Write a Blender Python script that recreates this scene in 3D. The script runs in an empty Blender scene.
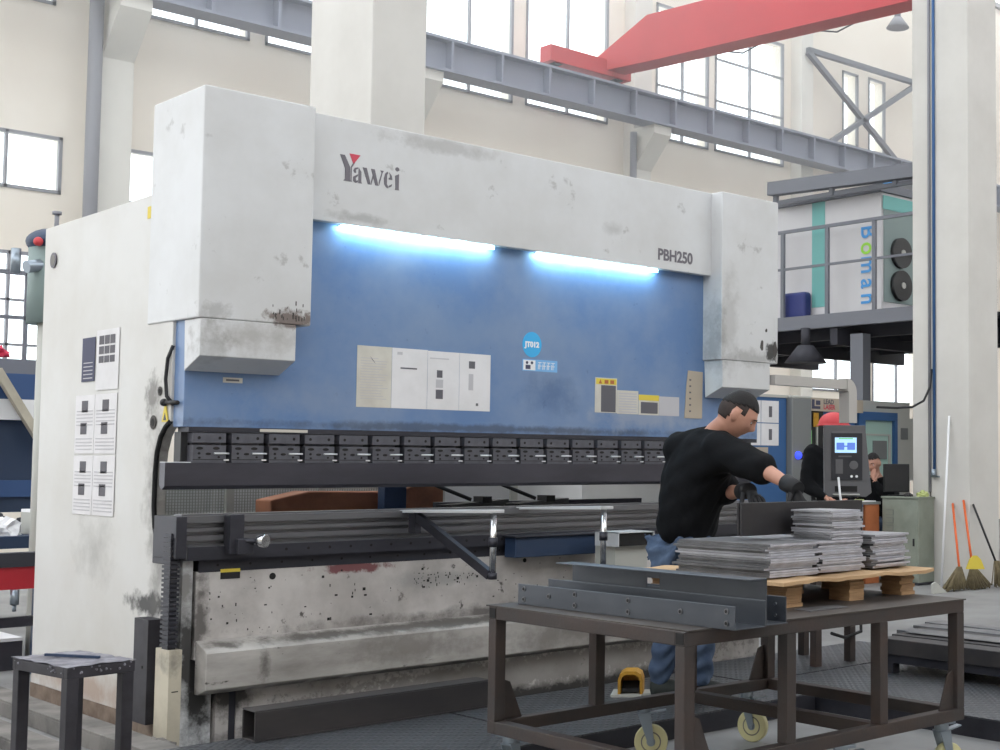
import bpy, bmesh, math, random
from mathutils import Vector, Matrix
random.seed(7)
D = bpy.data
C = bpy.context.scene.collection
sc = bpy.context.scene
PI = math.pi

# ------------------------------------------------------------------ materials
def mat(name, col, rough=0.6, metal=0.0, dirt=None, amount=0.0, scale=4.0, detail=6.0, bump=0.0, bscale=60.0,
        spots=None, spot_amt=0.0, spot_scale=25.0, stretch=(1, 1, 1), emit=None, strength=0.0, spec=0.5, hue_var=0.0):
    m = D.materials.new(name); m.use_nodes = True
    nt = m.node_tree; N = nt.nodes; L = nt.links
    p = N['Principled BSDF']
    p.inputs['Roughness'].default_value = rough
    p.inputs['Metallic'].default_value = metal
    p.inputs['Specular IOR Level'].default_value = spec
    c = (*col, 1)
    p.inputs['Base Color'].default_value = c
    tc = N.new('ShaderNodeTexCoord'); mp = N.new('ShaderNodeMapping')
    mp.inputs['Scale'].default_value = stretch
    L.new(tc.outputs['Object'], mp.inputs['Vector'])
    out = None
    if dirt is not None:
        n = N.new('ShaderNodeTexNoise'); n.inputs['Scale'].default_value = scale; n.inputs['Detail'].default_value = detail
        n.inputs['Roughness'].default_value = 0.62
        L.new(mp.outputs[0], n.inputs['Vector'])
        r = N.new('ShaderNodeValToRGB'); r.color_ramp.elements[0].position = 0.38; r.color_ramp.elements[1].position = 0.72
        r.color_ramp.elements[0].color = (0, 0, 0, 1); r.color_ramp.elements[1].color = (amount, amount, amount, 1)
        L.new(n.outputs['Fac'], r.inputs['Fac'])
        mx = N.new('ShaderNodeMixRGB'); mx.inputs[1].default_value = c; mx.inputs[2].default_value = (*dirt, 1)
        L.new(r.outputs['Color'], mx.inputs['Fac']); out = mx.outputs['Color']
    if spots is not None:
        n2 = N.new('ShaderNodeTexNoise'); n2.inputs['Scale'].default_value = spot_scale; n2.inputs['Detail'].default_value = 5
        n2.inputs['Roughness'].default_value = 0.7
        L.new(mp.outputs[0], n2.inputs['Vector'])
        r2 = N.new('ShaderNodeValToRGB'); r2.color_ramp.elements[0].position = 0.64; r2.color_ramp.elements[1].position = 0.70
        r2.color_ramp.elements[0].color = (0, 0, 0, 1); r2.color_ramp.elements[1].color = (spot_amt, spot_amt, spot_amt, 1)
        L.new(n2.outputs['Fac'], r2.inputs['Fac'])
        mx2 = N.new('ShaderNodeMixRGB'); mx2.inputs[2].default_value = (*spots, 1)
        if out: L.new(out, mx2.inputs[1])
        else: mx2.inputs[1].default_value = c
        L.new(r2.outputs['Color'], mx2.inputs['Fac']); out = mx2.outputs['Color']
    if out: L.new(out, p.inputs['Base Color'])
    if bump:
        nb = N.new('ShaderNodeTexNoise'); nb.inputs['Scale'].default_value = bscale; nb.inputs['Detail'].default_value = 4
        L.new(mp.outputs[0], nb.inputs['Vector'])
        b = N.new('ShaderNodeBump'); b.inputs['Strength'].default_value = bump; b.inputs['Distance'].default_value = 0.01
        L.new(nb.outputs['Fac'], b.inputs['Height']); L.new(b.outputs['Normal'], p.inputs['Normal'])
    if emit:
        p.inputs['Emission Color'].default_value = (*emit, 1); p.inputs['Emission Strength'].default_value = strength
    return m

def srgb(r, g, b):
    f = lambda v: ((v / 255 + 0.055) / 1.055) ** 2.4 if v > 10 else v / 3294.6
    return (f(r), f(g), f(b))

M = {}
M['wall'] = mat('cream_plaster', srgb(238, 230, 218), .9, dirt=srgb(222, 211, 196), amount=.5, scale=.6)
M['wall_white'] = mat('white_plaster', srgb(225, 222, 214), .9, dirt=srgb(200, 197, 190), amount=.5, scale=.8)
M['column'] = mat('painted_column', srgb(205, 202, 197), .85, dirt=srgb(180, 176, 170), amount=.45, scale=1.2)
M['white_paint'] = mat('white_machine_paint', srgb(212, 213, 215), .45, dirt=srgb(190, 188, 184), amount=.5, scale=1.4)
M['side_paint'] = mat('aged_white_paint', srgb(206, 205, 203), .5, dirt=srgb(182, 176, 166), amount=.55, scale=1.1)
M['cover_paint'] = mat('scuffed_white_paint', srgb(207, 208, 210), .45, dirt=srgb(180, 178, 175), amount=.5, scale=1.8, spots=srgb(95, 88, 84), spot_amt=.35, spot_scale=5)
M['bed_paint'] = mat('stained_white_paint', srgb(196, 191, 188), .55, dirt=srgb(120, 114, 110), amount=.75, scale=2.6, spots=srgb(50, 44, 42), spot_amt=.85, spot_scale=11)
M['ledge_paint'] = mat('greasy_white_paint', srgb(184, 180, 176), .55, dirt=srgb(110, 105, 100), amount=.8, scale=3.2, spots=srgb(35, 32, 31), spot_amt=.9, spot_scale=12, stretch=(.5, 1, 1.6))
M['cream_cover'] = mat('cream_cover', srgb(196, 188, 170), .6, dirt=srgb(130, 122, 108), amount=.6, scale=3)
M['blue'] = mat('blue_machine_paint', srgb(92, 122, 166), .42, dirt=srgb(134, 150, 174), amount=.75, scale=1.8, detail=9, spots=srgb(50, 60, 84), spot_amt=.25, spot_scale=16)
M['blue_dark'] = mat('blue_cabinet_paint', srgb(52, 92, 140), .5)
M['steel_dark'] = mat('dark_tool_steel', srgb(64, 64, 72), .45, .55, dirt=srgb(40, 40, 44), amount=.6, scale=7, stretch=(.4, 1, 1))
M['steel_punch'] = mat('oiled_punch_steel', srgb(76, 75, 84), .38, .6, dirt=srgb(50, 50, 56), amount=.6, scale=5, stretch=(.3, 1, 1))
M['steel_mid'] = mat('ground_steel', srgb(122, 122, 126), .34, .6, dirt=srgb(70, 70, 74), amount=.6, scale=5, stretch=(.15, 1, .6))
M['clamp'] = mat('clamp_steel', srgb(92, 92, 100), .45, .3, dirt=srgb(60, 60, 66), amount=.6, scale=14)
M['lit_end'] = mat('lit_end_steel', srgb(196, 196, 206), .4, .35, dirt=srgb(140, 140, 148), amount=.6, scale=12)
M['steel_bright'] = mat('bright_steel', srgb(215, 216, 218), .4, .25)
M['chrome'] = mat('chrome', srgb(215, 216, 218), .18, 1.0)
M['black'] = mat('black_plastic', srgb(26, 26, 29), .5)
M['black_rubber'] = mat('black_rubber', srgb(20, 20, 22), .8)
M['hole'] = mat('dark_hole', srgb(22, 20, 20), .8)
M['cart'] = mat('rusty_brown_tube', srgb(66, 61, 60), .6, .35, dirt=srgb(80, 62, 54), amount=.6, scale=4, bump=.15)
M['cart_top'] = mat('brown_sheet_steel', srgb(84, 78, 74), .5, .4, dirt=srgb(58, 52, 50), amount=.7, scale=3, detail=8)
M['channel'] = mat('blue_grey_mill_steel', srgb(88, 92, 99), .4, .6, dirt=srgb(68, 71, 78), amount=.6, scale=6, stretch=(1, .4, 1))
M['plate'] = mat('grey_cut_plate', srgb(124, 124, 127), .42, .6, dirt=srgb(74, 74, 76), amount=.7, scale=9)
M['plate_dark'] = mat('dark_scaled_plate', srgb(58, 56, 58), .5, .4, dirt=srgb(40, 38, 40), amount=.6, scale=6)
M['plate_light'] = mat('bright_cut_plate', srgb(178, 178, 184), .35, .5, dirt=srgb(130, 130, 134), amount=.6, scale=9)
M['wood'] = mat('raw_pallet_wood', srgb(198, 166, 128), .8, dirt=srgb(150, 118, 84), amount=.8, scale=8, stretch=(.3, 1, 4))
M['wood2'] = mat('plywood_block', srgb(176, 142, 106), .8, dirt=srgb(128, 96, 66), amount=.8, scale=8, stretch=(1, 1, 12))
M['orange_wood'] = mat('orange_board', srgb(176, 104, 62), .7, dirt=srgb(140, 78, 44), amount=.6, scale=6)
M['brown_board'] = mat('brown_rusty_board', srgb(158, 104, 76), .8, dirt=srgb(92, 64, 50), amount=.8, scale=4)
M['tube'] = mat('dark_steel_tube', srgb(62, 60, 62), .5, .5, dirt=srgb(92, 86, 84), amount=.5, scale=4, stretch=(.3, 1, 1))
M['runway'] = mat('grey_blue_girder_paint', srgb(142, 146, 160), .6, dirt=srgb(116, 120, 134), amount=.5, scale=1)
M['red'] = mat('red_crane_paint', srgb(196, 60, 66), .55, dirt=srgb(170, 50, 56), amount=.5, scale=1)
M['red_bg'] = mat('red_beam_paint', srgb(180, 30, 44), .5)
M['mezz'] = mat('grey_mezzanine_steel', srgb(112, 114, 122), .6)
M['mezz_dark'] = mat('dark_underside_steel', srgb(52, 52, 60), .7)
M['frame'] = mat('window_frame', srgb(140, 140, 146), .6)
M['container'] = mat('off_white_panel', srgb(208, 206, 208), .6, dirt=srgb(190, 188, 190), amount=.4, scale=1)
M['teal'] = mat('teal_stripe', srgb(112, 176, 172), .6)
M['teal_grey'] = mat('grey_teal_panel', srgb(130, 146, 144), .6)
M['logo_blue'] = mat('logo_blue', srgb(70, 150, 214), .5)
M['logo_green'] = mat('logo_green', srgb(150, 212, 60), .5)
M['letter'] = mat('grey_lettering', srgb(104, 100, 108), .5)
M['letter_red'] = mat('red_lettering', srgb(196, 64, 84), .5)
M['paper'] = mat('white_paper', srgb(222, 220, 222), .8, dirt=srgb(200, 198, 198), amount=.5, scale=6)
M['paper_old'] = mat('yellowed_paper', srgb(206, 202, 192), .8, dirt=srgb(176, 170, 160), amount=.6, scale=6)
M['ink'] = mat('print_ink', srgb(96, 94, 100), .8)
M['ink_pale'] = mat('pale_print_ink', srgb(186, 184, 188), .8)
M['ink_blue'] = mat('dark_blue_ink', srgb(66, 68, 92), .7)
M['yellow'] = mat('yellow_sticker', srgb(214, 192, 70), .6)
M['yellow_dirty'] = mat('worn_yellow_paint', srgb(190, 140, 40), .6, dirt=srgb(110, 80, 30), amount=.7, scale=12)
M['cyan'] = mat('cyan_sticker', srgb(56, 168, 224), .5)
M['sky_label'] = mat('light_blue_label', srgb(120, 176, 224), .5)
M['white'] = mat('white', srgb(232, 232, 234), .6)
M['duct'] = mat('beige_duct', srgb(176, 172, 168), .5)
M['console'] = mat('grey_console', srgb(92, 91, 94), .5)
M['console_face'] = mat('dark_console_face', srgb(38, 39, 46), .4)
M['screen'] = mat('lit_screen', srgb(150, 190, 220), .3, emit=srgb(176, 214, 236), strength=.95)
M['screen_blue'] = mat('lit_screen_blue', srgb(90, 120, 200), .3, emit=srgb(80, 112, 190), strength=.8)
M['green_cab'] = mat('grey_green_cabinet', srgb(140, 146, 134), .6, dirt=srgb(110, 116, 106), amount=.6, scale=4)
M['grey_cab'] = mat('grey_cabinet', srgb(118, 120, 120), .6)
M['lt_grey'] = mat('light_grey_enclosure', srgb(178, 178, 172), .6)
M['green_lit'] = mat('green_lit_strip', srgb(90, 170, 90), .5, emit=srgb(96, 190, 90), strength=.7)
M['blue_lamp'] = mat('blue_indicator', srgb(40, 60, 220), .4, emit=srgb(60, 80, 255), strength=1.5)
M['glass_bg'] = mat('pale_green_glass', srgb(176, 206, 196), .15, spec=.8)
M['plastic_blue'] = mat('dark_blue_plastic', srgb(40, 50, 110), .5)
M['broom_orange'] = mat('orange_handle', srgb(214, 98, 42), .5)
M['straw'] = mat('straw_bristles', srgb(124, 112, 84), .9, dirt=srgb(84, 76, 58), amount=.8, scale=30)
M['skin'] = mat('skin', srgb(190, 142, 122), .55, dirt=srgb(172, 122, 104), amount=.5, scale=14)
M['lips'] = mat('lips', srgb(150, 92, 84), .5)
M['hair'] = mat('black_hair', srgb(22, 19, 20), .75, bump=.4, bscale=240)
M['hair_short'] = mat('cropped_hair', srgb(58, 47, 44), .8, dirt=srgb(44, 36, 34), amount=.8, scale=60)
M['shirt'] = mat('black_cotton', srgb(17, 18, 21), .95, spec=.2, bump=.5, bscale=14)
M['jeans'] = mat('worn_blue_denim', srgb(64, 80, 106), .9, dirt=srgb(104, 122, 146), amount=.6, scale=8, bump=.5, bscale=22)
M['trouser_dark'] = mat('dark_work_trousers', srgb(30, 34, 46), .9)
M['glove'] = mat('black_glove', srgb(28, 28, 32), .75)
M['shoe'] = mat('dark_green_shoe', srgb(32, 38, 36), .7)
M['sole'] = mat('pale_sole', srgb(132, 132, 124), .7)
M['wheel'] = mat('cream_nylon_wheel', srgb(204, 198, 152), .5)
M['zinc'] = mat('zinc_fork', srgb(150, 160, 170), .35, .8)
M['rust'] = mat('rusty_plinth', srgb(138, 122, 108), .8, dirt=srgb(84, 62, 50), amount=.9, scale=7, detail=10)
M['grey_beam'] = mat('grey_floor_beam', srgb(128, 124, 120), .7, dirt=srgb(62, 60, 60), amount=.8, scale=5)
M['stool'] = mat('dark_stool_steel', srgb(62, 60, 66), .55, .4, dirt=srgb(40, 38, 42), amount=.7, scale=9)
M['stool_top'] = mat('scraped_stool_top', srgb(150, 148, 158), .5, .4, dirt=srgb(56, 54, 60), amount=.9, scale=9, detail=10, bump=.4, bscale=30)
M['navy'] = mat('navy_machine_paint', srgb(38, 56, 84), .5)
M['steel_blue_bg'] = mat('blue_panel_paint', srgb(48, 78, 124), .5)
M['tan'] = mat('tan_board', srgb(176, 164, 148), .8)
M['maroon'] = mat('flaked_maroon_primer', srgb(112, 62, 66), .7)
M['soot'] = mat('soot_stain', srgb(74, 70, 68), .8)
M['roof'] = mat('grey_roof_sheet', srgb(150, 150, 152), .8)
M['roll'] = mat('dark_shutter', srgb(72, 74, 80), .6)
M['mesh_wire'] = mat('grey_wire', srgb(165, 167, 160), .6)
M['led'] = mat('led_strip', srgb(200, 240, 255), .3, emit=(.5, .85, 1.0), strength=55)
M['pink'] = mat('pink_cloth', srgb(214, 60, 90), .7)
M['foliage'] = mat('crumpled_green_wrap', srgb(176, 184, 120), .7)

def floor_mat():
    m = mat('dusty_concrete', srgb(142, 142, 142), .55, dirt=srgb(100, 99, 98), amount=.85, scale=.9, detail=9, spots=srgb(60, 58, 58), spot_amt=.4, spot_scale=3, spec=.5)
    return m
M['floor'] = floor_mat()

def tread_mat(name, col, dirt):
    m = mat(name, col, .45, .5, dirt=dirt, amount=.7, scale=2)
    nt = m.node_tree; N = nt.nodes; L = nt.links; p = N['Principled BSDF']
    tc = N.new('ShaderNodeTexCoord')
    b = None; hs = []
    for a in (PI / 4, -PI / 4):
        mp = N.new('ShaderNodeMapping'); mp.inputs['Rotation'].default_value = (0, 0, a)
        L.new(tc.outputs['Object'], mp.inputs['Vector'])
        w1 = N.new('ShaderNodeTexWave'); w1.wave_type = 'BANDS'; w1.bands_direction = 'X'; w1.inputs['Scale'].default_value = 11
        w2 = N.new('ShaderNodeTexWave'); w2.wave_type = 'BANDS'; w2.bands_direction = 'Y'; w2.inputs['Scale'].default_value = 5
        L.new(mp.outputs[0], w1.inputs['Vector']); L.new(mp.outputs[0], w2.inputs['Vector'])
        mu = N.new('ShaderNodeMath'); mu.operation = 'MULTIPLY'
        L.new(w1.outputs['Fac'], mu.inputs[0]); L.new(w2.outputs['Fac'], mu.inputs[1]); hs.append(mu)
    mx = N.new('ShaderNodeMath'); mx.operation = 'MAXIMUM'
    L.new(hs[0].outputs[0], mx.inputs[0]); L.new(hs[1].outputs[0], mx.inputs[1])
    b = N.new('ShaderNodeBump'); b.inputs['Strength'].default_value = .9; b.inputs['Distance'].default_value = .006
    L.new(mx.outputs[0], b.inputs['Height']); L.new(b.outputs['Normal'], p.inputs['Normal'])
    return m
M['tread'] = tread_mat('tread_plate', srgb(88, 90, 94), srgb(60, 60, 62))

def glass_mat():
    m = D.materials.new('window_glass'); m.use_nodes = True
    nt = m.node_tree; N = nt.nodes; L = nt.links
    N.remove(N['Principled BSDF'])
    t = N.new('ShaderNodeBsdfTransparent'); g = N.new('ShaderNodeBsdfGlossy'); g.inputs['Roughness'].default_value = .1
    mx = N.new('ShaderNodeMixShader'); mx.inputs['Fac'].default_value = .05
    t.inputs['Color'].default_value = (.95, .97, .97, 1)
    L.new(t.outputs[0], mx.inputs[1]); L.new(g.outputs[0], mx.inputs[2]); L.new(mx.outputs[0], N['Material Output'].inputs['Surface'])
    return m
M['glass'] = glass_mat()

def stain(mname, centre, radii, col, amt, nscale=9.0, soft=.55, speck=0.0):
    """a grime patch with a shape of its own (noise-broken ellipsoid) on a material, in object space"""
    m = M[mname]; nt = m.node_tree; N = nt.nodes; L = nt.links; p = N['Principled BSDF']
    tc = N.new('ShaderNodeTexCoord'); mp = N.new('ShaderNodeMapping')
    mp.inputs['Location'].default_value = [-c / r for c, r in zip(centre, radii)]
    mp.inputs['Scale'].default_value = [1 / r for r in radii]
    L.new(tc.outputs['Object'], mp.inputs['Vector'])
    ln = N.new('ShaderNodeVectorMath'); ln.operation = 'LENGTH'; L.new(mp.outputs[0], ln.inputs[0])
    no = N.new('ShaderNodeTexNoise'); no.inputs['Scale'].default_value = nscale; no.inputs['Detail'].default_value = 8; no.inputs['Roughness'].default_value = .68
    L.new(tc.outputs['Object'], no.inputs['Vector'])
    ad = N.new('ShaderNodeMath'); ad.operation = 'MULTIPLY_ADD'; ad.inputs[1].default_value = 2.4; L.new(no.outputs['Fac'], ad.inputs[0]); L.new(ln.outputs['Value'], ad.inputs[2])
    mr = N.new('ShaderNodeMapRange'); mr.inputs['From Min'].default_value = 2.2; mr.inputs['From Max'].default_value = 2.2 - soft; mr.inputs['To Min'].default_value = 0; mr.inputs['To Max'].default_value = amt
    L.new(ad.outputs[0], mr.inputs['Value'])
    mx = N.new('ShaderNodeMixRGB'); mx.inputs[2].default_value = (*col, 1); L.new(mr.outputs[0], mx.inputs['Fac'])
    ip = p.inputs['Base Color']
    if ip.is_linked: L.new(ip.links[0].from_socket, mx.inputs[1])
    else: mx.inputs[1].default_value = ip.default_value[:]
    L.new(mx.outputs[0], ip)
GR = srgb(96, 92, 88); BK = srgb(34, 32, 31); BR = srgb(104, 84, 74)
stain('side_paint', (2.78, 7.27, .86), (.3, .28, .20), srgb(140, 138, 134), .55, 6, 1.0)
stain('side_paint', (2.78, 6.60, .63), (.3, .26, .07), BK, .95, 8, .5)
stain('side_paint', (2.78, 6.56, 1.25), (.3, .14, .5), srgb(120, 116, 112), .7, 9, .8)
stain('side_paint', (2.78, 6.62, 1.62), (.3, .10, .12), GR, .8, 16, .6)
stain('side_paint', (2.78, 7.3, .16), (.3, 1.3, .10), srgb(150, 112, 84), .6, 6, .9)
stain('side_paint', (2.78, 6.50, .85), (.3, .12, .3), GR, .6, 7, .8)
stain('cover_paint', (3.24, 6.14, 2.0), (.16, .2, .055), srgb(92, 74, 66), .85, 24, .5)
stain('cover_paint', (2.86, 6.14, 2.01), (.08, .2, .06), GR, 0.35, 22, .6)
stain('cover_paint', (3.05, 6.16, 1.90), (.34, .2, .09), srgb(150, 146, 142), .6, 14, .9)
stain('cover_paint', (2.86, 6.16, 1.85), (.10, .2, .12), GR, 0.30, 14, .7)
stain('cover_paint', (3.66, 6.24, 2.56), (.22, .1, .035), GR, 0.38, 12, .7)
stain('cover_paint', (4.15, 6.24, 3.02), (.40, .1, .05), srgb(128, 124, 120), 0.40, 10, .7)
stain('cover_paint', (5.35, 6.24, 2.72), (.1, .1, .05), GR, 0.25, 10, .8)
stain('cover_paint', (6.45, 6.14, 2.0), (.34, .1, .07), srgb(96, 92, 90), 0.40, 14, .7)
stain('cover_paint', (6.26, 6.14, 2.2), (.10, .1, .35), GR, 0.25, 10, .7)
stain('cover_paint', (6.66, 6.14, 2.05), (.06, .1, .09), BK, .95, 14, .4)
stain('cover_paint', (6.19, 6.2, 2.1), (.06, .2, .3), GR, .5, 8, .8)
stain('cover_paint', (2.87, 6.26, .32), (.13, .3, .42), BK, .95, 7, .6)
stain('cover_paint', (2.80, 6.25, .75), (.08, .3, .25), GR, .8, 9, .8)
stain('bed_paint', (2.87, 6.24, .60), (.06, .3, .3), srgb(70, 66, 64), .85, 10, .7)
stain('bed_paint', (3.02, 6.26, .22), (.18, .3, .12), BK, .9, 9, .6)
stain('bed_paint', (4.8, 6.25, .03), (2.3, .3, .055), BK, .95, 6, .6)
stain('bed_paint', (4.9, 6.25, .15), (1.6, .3, .10), srgb(110, 106, 102), .6, 30, .25)
stain('bed_paint', (5.0, 6.25, .50), (1.9, .3, .05), srgb(84, 80, 78), .8, 8, .7)
stain('bed_paint', (4.2, 6.24, .70), (.40, .3, .05), srgb(150, 148, 146), .7, 5, .6)
stain('bed_paint', (3.6, 6.24, .66), (.6, .3, .10), srgb(168, 162, 158), .6, 4, .8)
stain('bed_paint', (3.68, 6.24, .785), (.24, .3, .028), srgb(112, 62, 66), .95, 18, .4)
stain('ledge_paint', (4.4, 6.15, .47), (2.2, .3, .022), srgb(84, 80, 76), .9, 9, .6)
stain('ledge_paint', (4.4, 6.15, .25), (2.2, .3, .028), srgb(70, 66, 62), .9, 8, .6)
stain('ledge_paint', (3.14, 6.12, .37), (.035, .3, .10), srgb(96, 92, 88), .85, 22, .8)
stain('ledge_paint', (3.9, 6.12, .38), (.35, .3, .10), srgb(120, 114, 110), .7, 9, .7)
stain('ledge_paint', (5.1, 6.12, .36), (.8, .3, .10), srgb(110, 104, 100), .7, 6, .7)
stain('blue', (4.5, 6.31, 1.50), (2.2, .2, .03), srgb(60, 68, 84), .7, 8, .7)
stain('blue', (4.95, 6.31, 1.70), (.25, .2, .14), srgb(66, 92, 130), .6, 6, .9)
stain('blue', (5.7, 6.31, 1.60), (.5, .2, .1), srgb(150, 158, 172), .6, 9, .7)
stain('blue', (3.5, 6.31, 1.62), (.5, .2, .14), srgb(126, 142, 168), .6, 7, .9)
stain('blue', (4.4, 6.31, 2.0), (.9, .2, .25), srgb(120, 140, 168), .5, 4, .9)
stain('cream_cover', (2.75, 6.2, .40), (.05, .3, .06), GR, .6, 14, .7)

# ------------------------------------------------------------------ mesh builder
class B:
    """collects geometry and links it as ONE mesh object"""
    def __init__(s): s.bm = bmesh.new(); s.mats = []; s.cur = 0
    def m(s, name):
        if name not in s.mats: s.mats.append(name)
        s.cur = s.mats.index(name); return s
    def _f(s, vs):
        try:
            f = s.bm.faces.new(vs); f.material_index = s.cur; return f
        except ValueError: return None
    def box(s, x0, x1, y0, y1, z0, z1, mtx=None):
        P = [(x, y, z) for x in (x0, x1) for y in (y0, y1) for z in (z0, z1)]
        if mtx: P = [mtx @ Vector(p) for p in P]
        v = [s.bm.verts.new(p) for p in P]
        for f in ((0, 1, 3, 2), (4, 6, 7, 5), (0, 4, 5, 1), (2, 3, 7, 6), (0, 2, 6, 4), (1, 5, 7, 3)): s._f([v[i] for i in f])
        return s
    def prism(s, pts, axis, a, b, mtx=None):
        """polygon pts in the two other axes (order x,y,z without axis), extruded from a to b"""
        def mk(p, t):
            q = list(p); q.insert('xyz'.index(axis), t); q = Vector(q)
            return s.bm.verts.new(mtx @ q if mtx else q)
        lo = [mk(p, a) for p in pts]; hi = [mk(p, b) for p in pts]
        s._f(lo[::-1]); s._f(hi); n = len(pts)
        for i in range(n): s._f([lo[i], lo[(i + 1) % n], hi[(i + 1) % n], hi[i]])
        return s
    def cyl(s, p, q, r, n=16, r2=None, cap=True):
        p = Vector(p); q = Vector(q); d = (q - p).normalized()
        a = d.orthogonal().normalized(); b = d.cross(a)
        r2 = r if r2 is None else r2
        A = [s.bm.verts.new(p + (a * math.cos(2 * PI * i / n) + b * math.sin(2 * PI * i / n)) * r) for i in range(n)]
        E = [s.bm.verts.new(q + (a * math.cos(2 * PI * i / n) + b * math.sin(2 * PI * i / n)) * r2) for i in range(n)]
        for i in range(n):
            f = s._f([A[i], A[(i + 1) % n], E[(i + 1) % n], E[i]])
            if f: f.smooth = True
        if cap: s._f(A[::-1]); s._f(E)
        return s
    def tube(s, pts, r, n=8):
        pts = [Vector(p) for p in pts]; rings = []; prev = None
        for i, p in enumerate(pts):
            t = (pts[min(i + 1, len(pts) - 1)] - pts[max(i - 1, 0)]).normalized()
            a = t.orthogonal().normalized() if prev is None else (prev - t * prev.dot(t)).normalized()
            prev = a; b = t.cross(a)
            rings.append([s.bm.verts.new(p + (a * math.cos(2 * PI * k / n) + b * math.sin(2 * PI * k / n)) * r) for k in range(n)])
        for R0, R1 in zip(rings, rings[1:]):
            for k in range(n):
                f = s._f([R0[k], R0[(k + 1) % n], R1[(k + 1) % n], R1[k]])
                if f: f.smooth = True
        s._f(rings[0][::-1]); s._f(rings[-1]); return s
    def bar(s, p, q, w, h, up=(0, 0, 1)):
        """rectangular bar from p to q"""
        p = Vector(p); q = Vector(q); d = (q - p).normalized(); u = Vector(up)
        sx = d.cross(u).normalized(); u = sx.cross(d)
        V = []
        for e in (p, q):
            for a, b in ((-1, -1), (1, -1), (1, 1), (-1, 1)): V.append(s.bm.verts.new(e + sx * (w / 2 * a) + u * (h / 2 * b)))
        s._f(V[:4][::-1]); s._f(V[4:])
        for i in range(4): s._f([V[i], V[(i + 1) % 4], V[4 + (i + 1) % 4], V[4 + i]])
        return s
    def sphere(s, c, r, seg=16, ring=10, sc_=(1, 1, 1)):
        ret = bmesh.ops.create_uvsphere(s.bm, u_segments=seg, v_segments=ring, radius=r)
        for v in ret['verts']:
            v.co = Vector((v.co.x * sc_[0], v.co.y * sc_[1], v.co.z * sc_[2])) + Vector(c)
            for f in v.link_faces: f.material_index = s.cur; f.smooth = True
        return s
    def build(s, name, parent=None, bevel=0.0, origin=None, smooth=False):
        bmesh.ops.recalc_face_normals(s.bm, faces=s.bm.faces)
        me = D.meshes.new(name)
        if origin is not None: bmesh.ops.translate(s.bm, verts=s.bm.verts, vec=-Vector(origin))
        if smooth:
            for f in s.bm.faces: f.smooth = True
        s.bm.to_mesh(me); s.bm.free()
        for n in s.mats: me.materials.append(M[n])
        o = D.objects.new(name, me); C.objects.link(o)
        if origin is not None: o.location = origin
        if parent: setpar(o, parent)
        if bevel:
            b = o.modifiers.new('bevel', 'BEVEL'); b.width = bevel; b.segments = 2; b.limit_method = 'ANGLE'; b.angle_limit = .7
        return o

def world(o):
    m = Matrix.Translation(o.location) @ o.rotation_euler.to_matrix().to_4x4()
    return world(o.parent) @ m if o.parent else m
def setpar(o, parent):
    """parent o, keeping the world placement given in its own location"""
    m = world(o); o.parent = parent
    loc = (world(parent).inverted() @ m); o.location = loc.to_translation(); o.rotation_euler = loc.to_euler()

def thing(name, label, cat, loc=(0, 0, 0), group=None, rz=0):
    o = D.objects.new(name, None); C.objects.link(o); o.empty_display_size = .1
    o.location = loc; o.rotation_euler = (0, 0, rz)
    return tag(o, label, cat, group)
def tag(o, label, cat, group=None):
    o['label'] = label; o['category'] = cat
    if group: o['group'] = group
    return o
def struct(o): o['kind'] = 'structure'; return o
def copy_tree(o, parent=None):
    c = o.copy(); C.objects.link(c)
    if parent: c.parent = parent
    for ch in list(o.children): copy_tree(ch, c)
    return c

def text_mesh(txt, size, name, matname, origin, xdir, ydir, parent=None, align='LEFT', bold=0.0, depth=.0015, sx=1.0):
    cu = D.curves.new('t', 'FONT'); cu.body = txt; cu.size = size; cu.align_x = align; cu.offset = bold; cu.extrude = depth / 2
    cu.space_character = 1.0
    t = D.objects.new('t', cu); C.objects.link(t)
    bpy.context.view_layer.update()
    dg = bpy.context.evaluated_depsgraph_get()
    me = D.meshes.new_from_object(t.evaluated_get(dg)); me.name = name
    D.objects.remove(t); D.curves.remove(cu)
    me.materials.clear(); me.materials.append(M[matname])
    X = Vector(xdir).normalized(); Y = Vector(ydir).normalized(); Z = X.cross(Y)
    R = Matrix((X, Y, Z)).transposed()
    for v in me.vertices: v.co = R @ Vector((v.co.x * sx, v.co.y, v.co.z))
    o = D.objects.new(name, me); C.objects.link(o); o.location = origin
    if parent: setpar(o, parent)
    return o

# ================================================================== CAMERA
cam_d = D.cameras.new('camera'); cam = D.objects.new('camera', cam_d); C.objects.link(cam)
F_PX = 1369.15; yaw, pitch, roll = 0.809876773, 0.0626731622, 0.00521213141
cam_d.sensor_width = 36; cam_d.lens = F_PX / 1000 * 36; cam_d.shift_x = -.25
cy, sy = math.cos(yaw), math.sin(yaw)
fw = Vector((sy * math.cos(pitch), cy * math.cos(pitch), math.sin(pitch)))
rt = Vector((cy, -sy, 0)); up = rt.cross(fw)
r2 = rt * math.cos(roll) + up * math.sin(roll); u2 = -rt * math.sin(roll) + up * math.cos(roll)
cam.matrix_world = Matrix(((r2.x, u2.x, -fw.x, 0), (r2.y, u2.y, -fw.y, 0), (r2.z, u2.z, -fw.z, 1.33), (0, 0, 0, 1)))
cam_d.clip_end = 200
sc.camera = cam

# ================================================================== BUILDING
b = B().m('floor'); b.box(-6, 30, -3, 18.3, -.2, 0); struct(b.build('floor'))

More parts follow.
